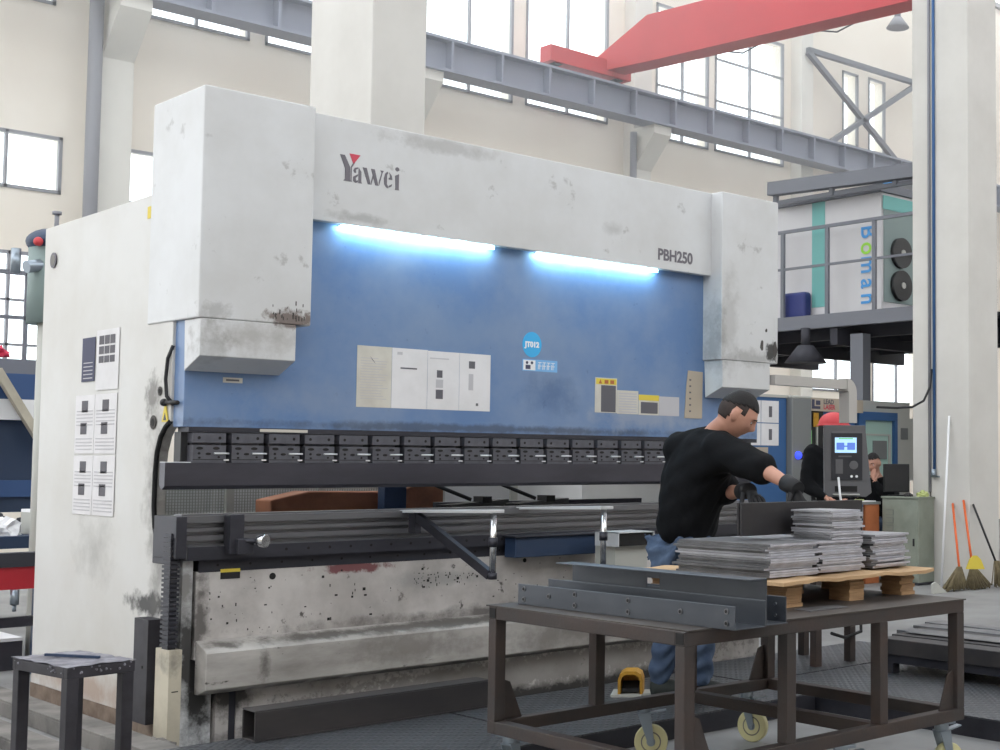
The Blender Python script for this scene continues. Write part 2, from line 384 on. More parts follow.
def wall(name, axis, pos, thick, a0, a1, z0, z1, holes, matname='wall'):
    """wall along x (axis 'y' = its plane) with rectangular window openings"""
    b = B().m(matname)
    xs = sorted({a0, a1, *[h[0] for h in holes], *[h[1] for h in holes]})
    for u0, u1 in zip(xs, xs[1:]):
        cuts = sorted([(h[2], h[3]) for h in holes if h[0] <= u0 + 1e-6 and h[1] >= u1 - 1e-6])
        z = z0
        for c0, c1 in cuts + [(z1, z1)]:
            if c0 > z:
                if axis == 'y': b.box(u0, u1, pos, pos + thick, z, c0)
                else: b.box(pos, pos + thick, u0, u1, z, c0)
            z = c1
    return struct(b.build(name))

wn = [0]
def window(axis, pos, h, nx, rows=()):
    wn[0] += 1
    a0, a1, z0, z1 = h; t = .04
    b = B().m('frame')
    def bx(u0, u1, w0, w1, d=.04):
        if axis == 'y': b.box(u0, u1, pos - .02, pos + d, w0, w1)
        else: b.box(pos - .02, pos + d, u0, u1, w0, w1)
    bx(a0, a1, z0, z0 + t); bx(a0, a1, z1 - t, z1); bx(a0, a0 + t, z0, z1); bx(a1 - t, a1, z0, z1)
    for i in range(1, nx):
        u = a0 + (a1 - a0) * i / nx; bx(u - .016, u + .016, z0, z1)
    for w in rows: bx(a0, a1, w - .014, w + .014)
    w = struct(b.build('window_%d' % wn[0]))
    g = B().m('glass')
    if axis == 'y': g.box(a0, a1, pos + .015, pos + .02, z0, z1)
    else: g.box(pos + .015, pos + .02, a0, a1, z0, z1)
    g.build('pane', w)

WY = 18.0
tall = [(21.64, 22.16, 7.9, 9.47), (22.5, 23.08, 7.9, 9.5), (7.25, 8.75, 7.13, 12.0), (8.98, 10.6, 7.13, 12.0), (11.55, 13.24, 7.13, 12.0), (13.5, 15.27, 7.15, 12.0), (16.4, 17.73, 7.12, 9.6), (17.9, 19.82, 7.13, 9.6)]
tall_l = [(5.0, 6.2, 7.0, 12.0)]
low = [(22.63, 24.3, 2.5, 3.75), (20.6, 22.3, 2.75, 3.7), (4.4, 6.34, 4.62, 5.34), (7.08, 9.2, 4.62, 5.34), (4.2, 6.3, 2.3, 3.85)]
wall('wall_back', 'y', WY, .3, 0, 30, 0, 12.2, tall + tall_l + low, 'wall')
for i, h in enumerate(tall + tall_l): window('y', WY, h, 1 if i < 2 else 2, () if i < 2 else (7.75,) if i < 6 or i > 7 else (8.1, 8.9))
for h in low[:2]: window('y', WY, h, 2)
window('y', WY, low[2], 3); window('y', WY, low[3], 3); window('y', WY, low[4], 4, (2.7, 3.25, 3.6))
struct(B().m('wall').box(30, 30.3, -3, 18.3, 0, 12.2).build('wall_right'))
# unseen hall walls, added to block low front light; open above
struct(B().m('wall').box(-6, 30, -3.3, -3, 0, 6.0).build('wall_front_blocker'))
struct(B().m('wall').box(-6.3, -6, -3, 18.3, 0, 5.5).build('wall_left_blocker'))
b = B().m('roof')
for y0, y1 in ((-3.3, 5.5), (8.0, 8.6), (12.0, 12.5), (17.9, 18.3)): b.box(-6.3, 30.3, y0, y1, 12.2, 12.3)  # strips spaced to let daylight onto the back wall, closed over the foreground
b.m('mezz')
for y in (15.8, 12.4, 8.5): b.bar((0, y, 11.6), (30, y, 11.6), .2, .5)
for x in (6, 11, 15.5, 20, 24.5): b.bar((x, 4, 12.0), (x, 18, 12.0), .14, .25)
struct(b.build('ceiling'))

# wall columns with corbels (structure trim)
tn = [0]
def trim(b, **k):
    tn[0] += 1; return struct(b.build('trim_%d' % tn[0], **k))
for i, xc in enumerate((6.88, 11.2, 15.85)):
    b = B().m('wall_white'); b.box(xc - .2, xc + .2, 17.72, 18.0, 0, 12.1)
    b.prism([(17.72, 6.4), (17.72, 7.10), (17.2, 7.10), (17.2, 6.95)], 'x', xc - .2, xc + .2)
    trim(b)
b = B().m('wall_white').box(20.05, 20.4, 17.72, 18, 0, 12.1); trim(b)

# down pipes on the wall columns
for x, lab in ((6.56, 'thin grey downpipe beside the wall pilaster at the far left'), (15.55, 'thin brown downpipe on the wall pilaster behind the middle of the machine')):
    o = B().m('frame').cyl((x, 17.62, 0), (x, 17.62, 7.0 if x > 10 else 11.5), .06 if x > 10 else .085).build('downpipe'); tag(o, lab, 'pipe')

# big free columns
b = B().m('column').box(5.01, 5.45, 8.45, 9.32, 0, 12.1); trim(b, bevel=.01)
b = B().m('column').box(12.3, 12.86, 8.45, 8.96, 0, 12.1); b.box(12.32, 12.5, 8.99, 9.22, 0, 12.1)
trim(b, bevel=.01)
b = B().m('roll').box(13.6, 16.6, 8.6, 8.7, 0, 3.4)
for k in range(16): b.box(13.6, 16.6, 8.58, 8.6, .1 + k * .2, .12 + k * .2)
struct(b.build('door_1'))

# crane runway girder
rw = thing('crane_runway', 'long grey-blue crane runway girder with web stiffeners high along the back wall', 'girder', (10, 17.3, 7.10))
b = B().m('runway'); b.box(2, 28, 17.12, 17.5, 7.10, 7.14); b.box(2, 28, 17.30, 17.33, 7.14, 7.60); b.box(2, 28, 17.14, 17.48, 7.58, 7.62)
b.build('girder_beam', rw)
x = 2.3
while x < 28:
    B().m('runway').box(x, x + .04, 17.15, 17.30, 7.14, 7.58).build('stiffener', rw); x += .92
B().m('red').box(2, 28, 17.30, 17.36, 7.62, 7.66).build('rail', rw)

# overhead crane girder (red)
cr = thing('bridge_crane', 'red overhead bridge crane girder resting on the runway under the roof', 'crane', (14.4, 17.3, 7.66))
d = Vector((15.35, 11.55, 0)) - Vector((14.75, 17.2, 0)); d.normalize()
def cp(t, off, z): 
    n = Vector((-d.y, d.x, 0)); q = Vector((14.72, 17.3, 0)) + d * t + n * off; return Vector((q.x, q.y, z))
b = B().m('red')
n0 = 0
for (t0, z0, z1), (t1, w0, w1) in (((-.2, 7.80, 8.0), (1.0, 7.78, 8.55)), ((1.0, 7.78, 8.55), (15, 7.78, 8.55))):
    for off in (-.17,):
        V = [b.bm.verts.new(cp(t, o, z)) for t, zz in ((t0, (z0, z1)), (t1, (w0, w1))) for o in (-.2, .2) for z in zz]
        for f in ((0, 1, 3, 2), (4, 6, 7, 5), (0, 4, 5, 1), (2, 3, 7, 6), (0, 2, 6, 4), (1, 5, 7, 3)): b._f([V[i] for i in f])
b.build('box_girder', cr)
b = B().m('red'); b.bar(cp(0, 0, 7.84) + Vector((-1.35, 0, 0)), cp(0, 0, 7.84) + Vector((.35, 0, 0)), .28, .26); b.build('end_truck', cr)
for dx in (-1.15, .15):
    c = cp(0, 0, 7.79) + Vector((dx, 0, 0)); B().m('mezz_dark').cyl(c + Vector((0, -.08, 0)), c + Vector((0, .08, 0)), .12).build('wheel', cr)
b = B().m('mezz_dark'); b.tube([cp(t, .36, 8.18 if k % 2 else 8.2) for k, t in enumerate((0.5, 4, 8, 12, 15))], .012)
b.build('festoon_wire', cr)
for t in (1.6, 3.4, 5.2, 7.0, 8.8):
    b = B().m('mezz_dark'); b.bar(cp(t, .2, 8.2), cp(t, .5, 8.25), .03, .03)
    b.tube([cp(t, .42, 8.2), cp(t + .3, .42, 7.95), cp(t + .9, .42, 7.8), cp(t + 1.5, .42, 7.95), cp(t + 1.8, .42, 8.2)], .012, 6)
    b.build('festoon_loop', cr)

# wall bracing in the end bay
br = thing('wall_bracing', 'grey steel cross bracing on the bright back wall above the mezzanine', 'bracing', (21, 17.66, 7.5))
for p, q in (((20.17, 17.66, 9.5), (26.5, 17.66, 9.6)), ((20.17, 17.66, 9.46), (23.4, 17.66, 7.5)), ((20.6, 17.66, 7.6), (26.0, 17.66, 10.9))):
    B().m('mezz').bar(p, q, .1, .10, up=(0, 1, 0)).build('brace_bar', br)
lt = thing('high_bay_lamp', 'small high bay lamp hanging under the roof near the crane', 'lamp', (20.4, 15.6, 9.6))
B().m('frame').cyl((20.4, 15.6, 9.95), (20.4, 15.6, 9.75), .06).cyl((20.4, 15.6, 9.75), (20.4, 15.6, 9.55), .08, r2=.22).build('lamp_shade', lt)
B().m('frame').cyl((20.4, 15.6, 9.95), (20.4, 15.6, 12.2), .015).build('rod', lt)

# ------------------------------------------------------------------ MEZZANINE
mz = thing('mezzanine', 'grey steel mezzanine platform with railing, behind the right column', 'platform', (13.5, 11, 0))
b = B().m('mezz').box(12.98, 13.06, 9.2, 17.3, 3.0, 3.17); b.build('edge_beam', mz)
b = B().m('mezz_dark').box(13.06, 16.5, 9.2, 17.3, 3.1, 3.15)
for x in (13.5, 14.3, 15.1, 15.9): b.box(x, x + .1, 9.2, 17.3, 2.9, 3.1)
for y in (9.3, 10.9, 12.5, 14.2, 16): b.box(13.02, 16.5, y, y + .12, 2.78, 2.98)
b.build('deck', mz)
for y in (10.62, 14.5):
    B().m('mezz').box(13.05, 13.2, y - .1, y + .1, 0, 2.9).build('post', mz)
rl = B().m('mezz'); rl.box(12.99, 13.03, 9.2, 17.3, 4.26, 4.30); o = rl.build('handrail', mz)
B().m('mezz').box(12.995, 13.025, 9.2, 17.3, 3.78, 3.81).build('mid_rail', mz)
y = 9.56
while y < 17: 
    B().m('mezz').box(12.99, 13.03, y - .025, y + .025, 3.17, 4.27).build('railing_post', mz); y += .75
b = B().m('mezz'); b.bar((13.0, 12.02, 4.87), (13.0, 9.2, 4.77), .14, .17)
b.build('canopy_beam', mz)
b = B().m('mezz'); b.bar((13.05, 12.0, 4.69), (13.05, 9.2, 4.66), .05, .05)
for y in (11.95, 11.0, 10.0): b.box(13.0, 13.05, y - .03, y + .03, 4.66, 4.86)
b.build('canopy_rail', mz)

ct = thing('screw_compressor', 'white compressor cabinet with teal stripe and blue vertical lettering on the mezzanine', 'machine', (14, 11.5, 3.17))
b = B().m('container').box(13.25, 14.9, 10.39, 13.3, 3.17, 4.66); b.m('teal').box(13.243, 13.25, 11.3, 11.52, 3.3, 4.66)
b.m('mezz').box(13.2, 14.95, 10.35, 13.35, 4.66, 4.76); b.build('housing', ct, bevel=.008)
b = B().m('teal_grey').box(13.29, 14.86, 10.375, 10.39, 3.3, 4.6).m('teal').box(13.26, 14.9, 10.365, 10.375, 4.45, 4.62).build('end_panel', ct)
for z in (3.93, 3.52):
    o = B().m('black').cyl((13.60, 10.375, z), (13.60, 10.32, z), .19, 24).m('lt_grey').cyl((13.60, 10.32, z), (13.60, 10.305, z), .04, 12).build('fan', ct)
for s, zz, mm in (('B', 4.27, 'logo_blue'), ('o', 4.06, 'logo_green'), ('m', 3.885, 'logo_blue'), ('a', 3.60, 'logo_blue'), ('n', 3.42, 'logo_blue')):
    text_mesh(s, .34, 'letter', mm, (13.24, 10.70, zz), (0, 0, -1), (0, -1, 0), ct, sx=.86, bold=.004)
o = B().m('plastic_blue').box(13.075, 13.23, 11.50, 11.92, 3.152, 3.50).build('jerrycan', bevel=.045)
o.modifiers['bevel'].segments = 4
tag(o, 'dark blue plastic jerrycan on the mezzanine behind the railing', 'jerrycan')
o = B().m('logo_blue').box(13.5, 13.62, 10.5, 10.6, 4.76, 4.95).m('mezz').box(13.48, 13.64, 10.48, 10.62, 4.95, 4.98).build('valve'); tag(o, 'small blue valve unit on top of the white compressor cabinet', 'valve')
lp = thing('pendant_lamp', 'dark flared pendant lamp hanging below the mezzanine deck', 'lamp', (13.0, 11.42, 2.77))
B().m('mezz_dark').cyl((12.9, 11.32, 2.78), (12.9, 11.32, 2.56), .1, 20, r2=.27).build('lamp_shade', lp)
B().m('mezz_dark').cyl((12.9, 11.32, 3.0), (12.9, 11.32, 2.78), .06, 10).build('lamp_neck', lp)


# scattering volume added under the far roof to imitate window glare
hz = B().m('wall').box(-7, 31, 9.4, 18.6, 3.4, 12.6).build('haze'); tag(hz, 'bright haze volume added under the far bay roof, imitating window glare', 'haze'); hz['kind'] = 'stuff'
hm_ = D.materials.new('glare_haze'); hm_.use_nodes = True; nt = hm_.node_tree; nt.nodes.remove(nt.nodes['Principled BSDF'])
vs = nt.nodes.new('ShaderNodeVolumeScatter'); vs.inputs['Density'].default_value = .028; vs.inputs['Anisotropy'].default_value = .45
nt.links.new(vs.outputs[0], nt.nodes['Material Output'].inputs['Volume']); hz.data.materials[0] = hm_
# ================================================================== PRESS BRAKE
pb = thing('press_brake', 'large white and blue press brake with two white cylinder covers, lit ram and dark clamps', 'press brake', (4.7, 6.6, 0))
X0, X1 = 2.7835, 6.715
prof = [(8.08, .1), (8.11, 2.607), (6.42, 2.62), (6.42, 1.50), (6.47, 1.475), (6.52, 1.43), (6.555, 1.36), (6.57, 1.26), (6.572, 1.10), (6.555, 1.0), (6.52, .93), (6.44, .88), (6.36, .87), (6.36, .1)]
for a, bb in ((X0, X0 + .06), (X1 - .06, X1)):
    b = B().m('side_paint').prism(prof, 'x', a + .003, bb); o = b.build('side_frame', pb, bevel=.004)
    if a == X0:
        B().m('black_rubber').tube([(a + .004, y, z) for y, z in prof[3:12]], .012, 8).build('throat_seal', o)
        # wear and marks on the side skin
        b = B().m('letter').cyl((a, 7.96, 2.415), (a - .006, 7.96, 2.415), .043, 24).m('grey_beam').cyl((a - .006, 7.96, 2.415), (a - .008, 7.96, 2.415), .03, 20).build('round_emblem', o)
        B().m('yellow').box(a - .002, a, 6.70, 6.74, 2.50, 2.56).build('lifting_mark', o)
        B().m('soot').cyl((a, 6.535, 1.648), (a - .002, 6.535, 1.648), .022, 16).m('hole').cyl((a - .002, 6.535, 1.648), (a - .003, 6.535, 1.648), .012, 12).build('bolt_hole', o)
        B().m('soot').cyl((a, 6.60, 1.50), (a - .002, 6.60, 1.50), .034, 16).m('hole').cyl((a - .002, 6.60, 1.50), (a - .003, 6.60, 1.50), .019, 12).build('bolt_hole', o)
B().m('white_paint').box(X0 + .06, X1 - .06, 7.6, 7.7, 1.5, 2.55).build('rear_cross_plate', pb)
B().m('steel_dark').box(X0 + .06, X1 - .06, 6.42, 6.5, .5, 1.0).build('bed_core_plate', pb)

# cylinder covers with slanted skirts
for a in (X0, 6.187):
    w = .556 if a == X0 else .53
    o = B().m('cover_paint').box(a - .004, a + w, 6.14, 6.70, 1.975, 3.06).build('cylinder_cover', pb, bevel=.007)
    B().m('cover_paint').prism([(6.142, 1.974), (6.142, 1.80), (6.30, 1.735), (6.31, 1.974)], 'x', a + .008, a + w - .075).build('cover_skirt', o, bevel=.004)
    if a > 3:
        for (xx, zz, rx, rz) in ((6.56, 2.09, .018, .045), (6.69, 2.07, .02, .06), (6.60, 2.19, .012, .012)):
            pts = []
            for k in range(9):
                t = 2 * PI * k / 9; rr = random.uniform(.7, 1.2); pts.append((min(xx + rx * rr * math.cos(t), a + w - .004), zz + rz * rr * math.sin(t)))
            B().m('soot').prism(pts, 'y', 6.1385, 6.14).build('paint_chip', o)
    else:
        b = B().m('soot')
        for k in range(26):
            xx = random.uniform(3.13, 3.325); zz = 2.0 + random.random() ** 2 * .08; s = random.uniform(.003, .012)
            b.box(xx, xx + s * .5, 6.1385, 6.14, zz - s, zz + s)
        b.build('scratch', o)

hd = B().m('cover_paint').box(3.30, 6.20, 6.24, 6.29, 2.52, 3.06).box(3.30, 6.20, 6.29, 6.72, 3.03, 3.06).build('header_cover', pb, bevel=.005)

# maker lettering: stencil serif word with a red triangle in the Y
LX0, LZ0, LSX, LSZ = 3.474 + .056, 2.74, .355, .118    # word box on the header front
def glyphs(polys, mm, name):
    b = B().m(mm)
    for pts in polys:
        b.prism([(LX0 + u * LSX, LZ0 + v * LSZ) for u, v in pts], 'y', 6.2375, 6.2405)
    return b.build(name, hd)
# u in 0..1 across the word, v up (baseline 0, cap height 1)
Y_ = [[(0, 1.12), (.075, 1.12), (.165, .62), (.165, .0), (.06, .0), (.085, .08), (.085, .55)],
      [(.175, .0), (.19, .0), (.19, .62), (.24, .86), (.215, .86), (.175, .66)]]
a_ = [[(.235, .42), (.26, .42), (.255, .56), (.29, .62), (.29, .68), (.24, .64), (.215, .52)], [(.30, .0), (.355, .0), (.345, .08), (.345, .5), (.30, .68)],
      [(.29, .38), (.29, .30), (.255, .2), (.262, .08), (.29, .12), (.29, .02), (.25, -.02), (.215, .06), (.215, .24)]]
w_ = [[(.365, .72), (.43, .72), (.50, .02), (.455, .02)], [(.51, .02), (.545, .40), (.53, .46), (.505, .16)],
      [(.50, .72), (.56, .72), (.625, .02), (.575, .02)], [(.635, .02), (.69, .62), (.71, .72), (.655, .72), (.675, .62), (.63, .18)]]
e_ = [[(.77, .72), (.735, .62), (.715, .40), (.72, .16), (.75, .02), (.785, -.02), (.785, .06), (.765, .16), (.765, .56), (.785, .66)],
      [(.80, .70), (.845, .56), (.855, .38), (.795, .38), (.795, .46), (.815, .46), (.812, .6)], [(.795, .02), (.84, .08), (.855, .2), (.83, .16), (.797, .1)]]
i_ = [[(.90, .60), (.965, .70), (.965, .0), (.975, -.03), (.90, -.03), (.91, .05)], [(.93, 1.0), (.965, .95), (.97, .86), (.935, .80), (.902, .86), (.905, .95)]]
glyphs(Y_ + a_ + w_ + e_ + i_, 'letter', 'brand_lettering')
glyphs([[(.15, 1.22), (.325, 1.22), (.215, .78)]], 'letter_red', 'red_triangle')
text_mesh('PBH250', .098, 'model_lettering', 'letter', (5.715, 6.2385, 2.578), (1, 0, 0), (0, 0, 1), hd, bold=.003, sx=.93)

ram = B().m('blue').box(2.80, 6.70, 6.31, 6.42, 1.475, 2.62).build('ram', pb, bevel=.003)
B().m('steel_dark').box(2.82, 6.68, 6.295, 6.41, 1.452, 1.476).build('ram_lower_strip', ram)
for a, bb in ((3.565, 4.505), (4.81, 5.74)):
    B().m('led').box(a, bb, 6.265, 6.285, 2.502, 2.516).m('frame').box(a - .01, bb + .01, 6.26, 6.29, 2.516, 2.524).build('led_work_light', hd)
# dark guide strip and cable at the left end of the ram
B().m('black').tube([(2.79, 6.42, 1.86), (2.775, 6.44, 1.80), (2.772, 6.45, 1.70), (2.775, 6.44, 1.62), (2.79, 6.40, 1.58)], .009).build('cable', pb)
B().m('black').cyl((2.78, 6.46, 1.592), (2.78, 6.33, 1.588), .01, 8).sphere((2.775, 6.47, 1.592), .018).build('locking_pin', pb)
# yellow warning triangle by the throat
b = B().m('yellow').prism([(6.50, 1.50), (6.43, 1.50), (6.455, 1.575), (6.475, 1.575)], 'x', 2.780, 2.783).m('black').prism([(6.482, 1.507), (6.448, 1.507), (6.465, 1.545)], 'x', 2.7795, 2.78).build('warning_sign', pb)

# punch clamps
b = B().m('clamp')
b.box(0, .160, 6.272, 6.33, 1.402, 1.448); b.box(0.0, .160, 6.268, 6.33, 1.308, 1.390); b.box(.01, .15, 6.30, 6.33, 1.385, 1.405)
b.m('hole')
for u in (.03, .13): b.cyl((u, 6.2725, 1.425), (u, 6.2705, 1.425), .0075, 10)
for u, z, rx, rz in ((.032, 1.376, .017, .007), (.112, 1.376, .017, .007), (.074, 1.350, .014, .006), (.03, 1.352, .007, .006), (.032, 1.332, .006, .005), (.125, 1.335, .006, .005)):
    b.prism([(u + rx * math.cos(t * PI / 5), z + rz * math.sin(t * PI / 5)) for t in range(10)], 'y', 6.2665, 6.269)
b.box(.0, .160, 6.2665, 6.269, 1.322, 1.325)
cl0 = b.build('punch_clamp', None, bevel=.0025)
lv0 = B().m('steel_bright').cyl((.10, 6.262, 1.352), (.172, 6.262, 1.352), .0045, 8).m('steel_bright').box(.148, .172, 6.262, 6.268, 1.318, 1.325).build('lever')
setpar(lv0, cl0)
for k in range(20):
    o = cl0 if k == 0 else copy_tree(cl0)
    o.parent = pb; o.location = (2.831 + .188 * k - 4.7, -6.6, 0)
    if k % 3 == 1: o.children[0].location.z += .0
B().m('black').box(2.80, 6.66, 6.33, 6.40, 1.30, 1.452).build('clamp_rail', pb)
b = B().m('steel_punch').prism([(6.27, 1.308), (6.27, 1.20), (6.30, 1.183), (6.33, 1.20), (6.33, 1.308)], 'x', 2.705, 6.62)
b.m('steel_bright').box(2.705, 2.825, 6.27, 6.33, 1.308, 1.312).build('punch', pb, bevel=.003)

# work table / die beam, stepped profile
pr_ = [(6.20, .86), (6.20, .925), (6.24, .932), (6.24, .945), (6.218, .948), (6.218, .972), (6.245, .976), (6.245, .988), (6.222, .99), (6.222, 1.008), (6.245, 1.012), (6.245, 1.026), (6.215, 1.03), (6.215, 1.062), (6.26, 1.062), (6.26, 1.07), (6.34, 1.07), (6.34, 1.062), (6.42, 1.062), (6.42, .86)]
tb = B().m('steel_mid').prism(pr_, 'x', 2.785, 6.66).build('work_table', pb)
B().m('steel_dark').box(2.735, 2.785, 6.20, 6.44, .87, 1.062).build('table_end_plate', tb, bevel=.003)
b = B().m('steel_dark').box(2.79, 6.66, 6.194, 6.2, .86, .922)
b.m('hole')
for k in range(24): b.cyl((3.27 + k * .115, 6.1945, .895), (3.27 + k * .115, 6.192, .895), .007, 10)
b.build('bolted_bar', tb)
b = B().m('steel_dark').box(2.86, 6.66, 6.235, 6.40, .80, .86); b.m('hole')
for k in range(22): b.cyl((2.95 + k * .16, 6.2355, .832), (2.95 + k * .16, 6.233, .832), .006, 8)
b.build('table_mount_strip', pb)

# bed front
b = B().m('bed_paint').box(2.85, 6.66, 6.235, 6.30, .40, .805)
b.box(2.965, 3.03, 6.245, 6.30, 0, .42).box(3.065, 6.66, 6.245, 6.30, 0, .42).build('bed_front_panel', pb, bevel=.004)
B().m('steel_dark').box(3.03, 3.066, 6.255, 6.30, 0, .3).build('cable_channel', pb)
b = B().m('ledge_paint').prism([(6.235, .49), (6.13, .452), (6.12, .44), (6.12, .275), (6.20, .245), (6.235, .245)], 'x', 2.855, 6.62).build('foot_ledge', pb, bevel=.004)
b = B().m('hole').cyl((3.224, 6.236, .765), (3.224, 6.232, .765), .016, 16).build('bed_hole', pb)
b = B().m('hole').cyl((4.724, 6.236, .768), (4.724, 6.232, .768), .012, 16).build('bed_hole', pb)
b = B().m('yellow').box(2.965, 3.06, 6.2325, 6.235, .796, .812).m('black').box(2.965, 3.06, 6.2325, 6.235, .765, .796).build('warning_sticker', pb)
for k in range(3): pass
# flaked paint and rust with shapes of their own
b = B().m('hole')
for k in range(170):
    if k < 60: xx, zz = random.uniform(4.0, 4.42), random.gauss(.70, .022)
    elif k < 110: xx, zz = random.uniform(2.9, 3.9), random.uniform(.5, .78)
    else: xx, zz = random.uniform(4.5, 6.2), random.uniform(.5, .78)
    r = random.uniform(.0015, .0055)
    b.box(xx, xx + r * random.choice((1, 1, 3)), 6.2338, 6.235, zz - r * random.choice((.6, 1, 2.2)), zz + r * .7)
b.build('chipped_paint', pb)

# left leg, cream lower cover, cable chain and dark junction box
B().m('cover_paint').box(2.785, 2.835, 6.235, 6.36, .0, .87).box(2.835, 2.955, 6.27, 6.36, 0, .44).build('front_leg', pb, bevel=.003)
B().m('cream_cover').box(2.725, 2.784, 6.21, 6.355, 0, .46).m('hole').box(2.74, 2.77, 6.208, 6.21, .27, .275).build('lower_cover', pb, bevel=.003)
b = B().m('steel_dark').box(2.728, 2.762, 6.235, 6.30, .46, .985)
z = .47
while z < .97: b.box(2.722, 2.768, 6.225, 6.31, z, z + .012); z += .021
b.build('cable_chain', pb)
B().m('stool').box(2.715, 2.7835, 6.42, 6.575, .10, .58).m('hole').cyl((2.715, 6.47, .36), (2.712, 6.47, .36), .008, 8).build('junction_box', pb, bevel=.004)
B().m('rust').box(2.79, 2.85, 6.4, 8.1, 0, .1).build('plinth', pb)
B().m('steel_dark').box(2.74, 2.784, 6.33, 6.46, .84, 1.0).build('corner_bracket', pb, bevel=.004)

# stop block with bright knob
o = B().m('steel_dark').box(2.965, 3.035, 6.15, 6.215, .885, 1.068).box(2.99, 3.07, 6.12, 6.2, .885, .955).build('stop_block', pb, bevel=.004)
B().m('steel_dark').cyl((3.03, 6.13, .945), (3.09, 6.09, .945), .012, 10).m('chrome').cyl((3.085, 6.10, .945), (3.10, 6.065, .945), .031, 24).build('knob', o, bevel=.003)

# sheet support arms
def sup_arm(x, y1, top=1.085, brace=True):
    o = B().m('steel_bright').prism([(6.24, 1.052), (6.24, 1.066), (y1 - .02, top + .004), (y1 - .02, top - .012)], 'x', x - .035, x + .05).build('support_arm', pb, bevel=.002)
    if brace: B().m('steel_dark').bar((x, 6.14, 1.04), (x, y1 + .02, .775), .03, .045).box(x - .018, x + .018, 6.12, 6.18, .95, 1.05).build('brace', o)
    b = B().m('chrome').cyl((x, y1, .775), (x, y1, top - .01), .016, 16).m('steel_dark').cyl((x, y1, .91), (x, y1, .955), .022, 16).cyl((x, y1, .755), (x, y1, .785), .022, 12).build('post', o)
sup_arm(3.955, 5.47)
sup_arm(4.70, 5.53, brace=False)
b = B().m('navy').box(4.56, 5.30, 6.10, 6.2, .795, .905).m('steel_dark').box(4.54, 5.32, 6.08, 6.2, .905, .915).build('drive_housing', pb, bevel=.004)
o = B().m('steel_bright').box(5.02, 5.29, 5.78, 5.98, .925, .93).box(5.02, 5.026, 5.78, 5.98, .85, .93).box(5.284, 5.29, 5.78, 5.98, .85, .93).m('hole').box(5.03, 5.28, 5.79, 5.98, .853, .92).m('lt_grey').box(5.04, 5.28, 5.83, 6.0, .70, .85).build('side_stop_box', pb)

# pendant arm and control console
o = B().m('duct').box(6.66, 7.42, 6.11, 6.18, 1.835, 1.90)
for k in range(7):
    a0, a1 = PI / 2 * k / 7, PI / 2 * (k + 1) / 7
    o.prism([(7.40 + math.sin(a) * r, 1.81 + math.cos(a) * r) for a, r in ((a0, .10), (a1, .10), (a1, .012), (a0, .012))], 'y', 6.10, 6.19)
o.box(7.412, 7.50, 6.10, 6.19, 1.60, 1.81)
o = o.build('pendant_arm', pb)
con = B().m('console').prism([(-.16, .245), (.125, .245), (.17, -.22), (.13, -.25), (-.125, -.25), (-.155, -.22)], 'y', -.055, .07)
con.m('console').box(-.11, .11, -.058, -.05, .17, .20)
con = con.build('control_console', None, bevel=.006)
con.location = (7.385, 6.1, 1.335); con.rotation_euler = (0, 0, -.80)
n_before = set(D.objects)
fx = B().m('console_face').box(-.11, .105, -.062, -.055, -.135, .19).build('console_face')
s1 = B().m('screen').box(-.085, .065, -.065, -.062, .055, .16).m('screen_blue').box(-.075, -.02, -.067, -.065, .075, .125).box(.0, .055, -.067, -.065, .075, .125).box(-.02, 0, -.067, -.065, .095, .105).m('green_lit').box(-.06, .04, -.067, -.065, .148, .156).build('screen')
k1 = B().m('console').box(-.08, -.03, -.066, -.062, -.09, .01).cyl((.045, -.062, -.03), (.045, -.068, -.03), .03, 20).box(-.06, .03, -.065, -.062, .025, .035).build('keypad')
for k, u in enumerate((.03, .065)): B().m('white').cyl((u, -.062, -.108), (u, -.072, -.108), .009, 12).build('button')
B().m('hole').box(-.085, .07, -.058, -.054, -.215, -.175).build('cable_slot')
B().m('lt_grey').box(-.10, .08, -.16, -.05, -.235, -.228).build('tray')
for o in set(D.objects) - n_before: o.parent = con
setpar(con, pb)
B().m('white').tube([(7.25, 6.06, 1.22), (7.22, 6.02, 1.10), (7.24, 6.0, .95), (7.3, 6.0, .8)], .008).build('white_cable', con)

# papers and stickers on the blue ram
def sheet(x0, x1, z0, z1, mm='paper', name='paper_sheet', y=6.31, par=None, tilt=0):
    return B().m(mm).box(x0, x1, y - .0015, y, z0, z1).build(name, par or ram)
ps = []
for (a, c, mm) in ((3.694, 3.897, 'paper_old'), (3.899, 4.115, 'paper'), (4.117, 4.318, 'paper'), (4.32, 4.524, 'paper')):
    ps.append(sheet(a, c, 1.597, 1.915 - (.003 if a > 4 else 0), mm))
b = B().m('ink_pale')
for k in range(16): b.box(3.715, 3.715 + random.uniform(.1, .16), 6.3075, 6.3085, 1.64 + k * .014, 1.643 + k * .014)
b.m('ink').prism([(3.77, 1.86), (3.79, 1.84), (3.80, 1.825), (3.78, 1.845)], 'y', 6.3075, 6.3085)
b.build('printing', ps[0])
B().m('ink').box(3.95, 4.05, 6.3075, 6.3085, 1.806, 1.814).m('ink_pale').box(3.93, 3.96, 6.3075, 6.3085, 1.88, 1.895).build('printing', ps[1])
B().m('ink').box(4.17, 4.215, 6.3075, 6.3085, 1.655, 1.705).m('ink_pale').box(4.17, 4.215, 6.3075, 6.3085, 1.715, 1.76).m('ink').box(4.175, 4.21, 6.3075, 6.3085, 1.77, 1.81).m('ink_pale').box(4.13, 4.25, 6.3075, 6.3085, 1.87, 1.876).build('printing', ps[2])
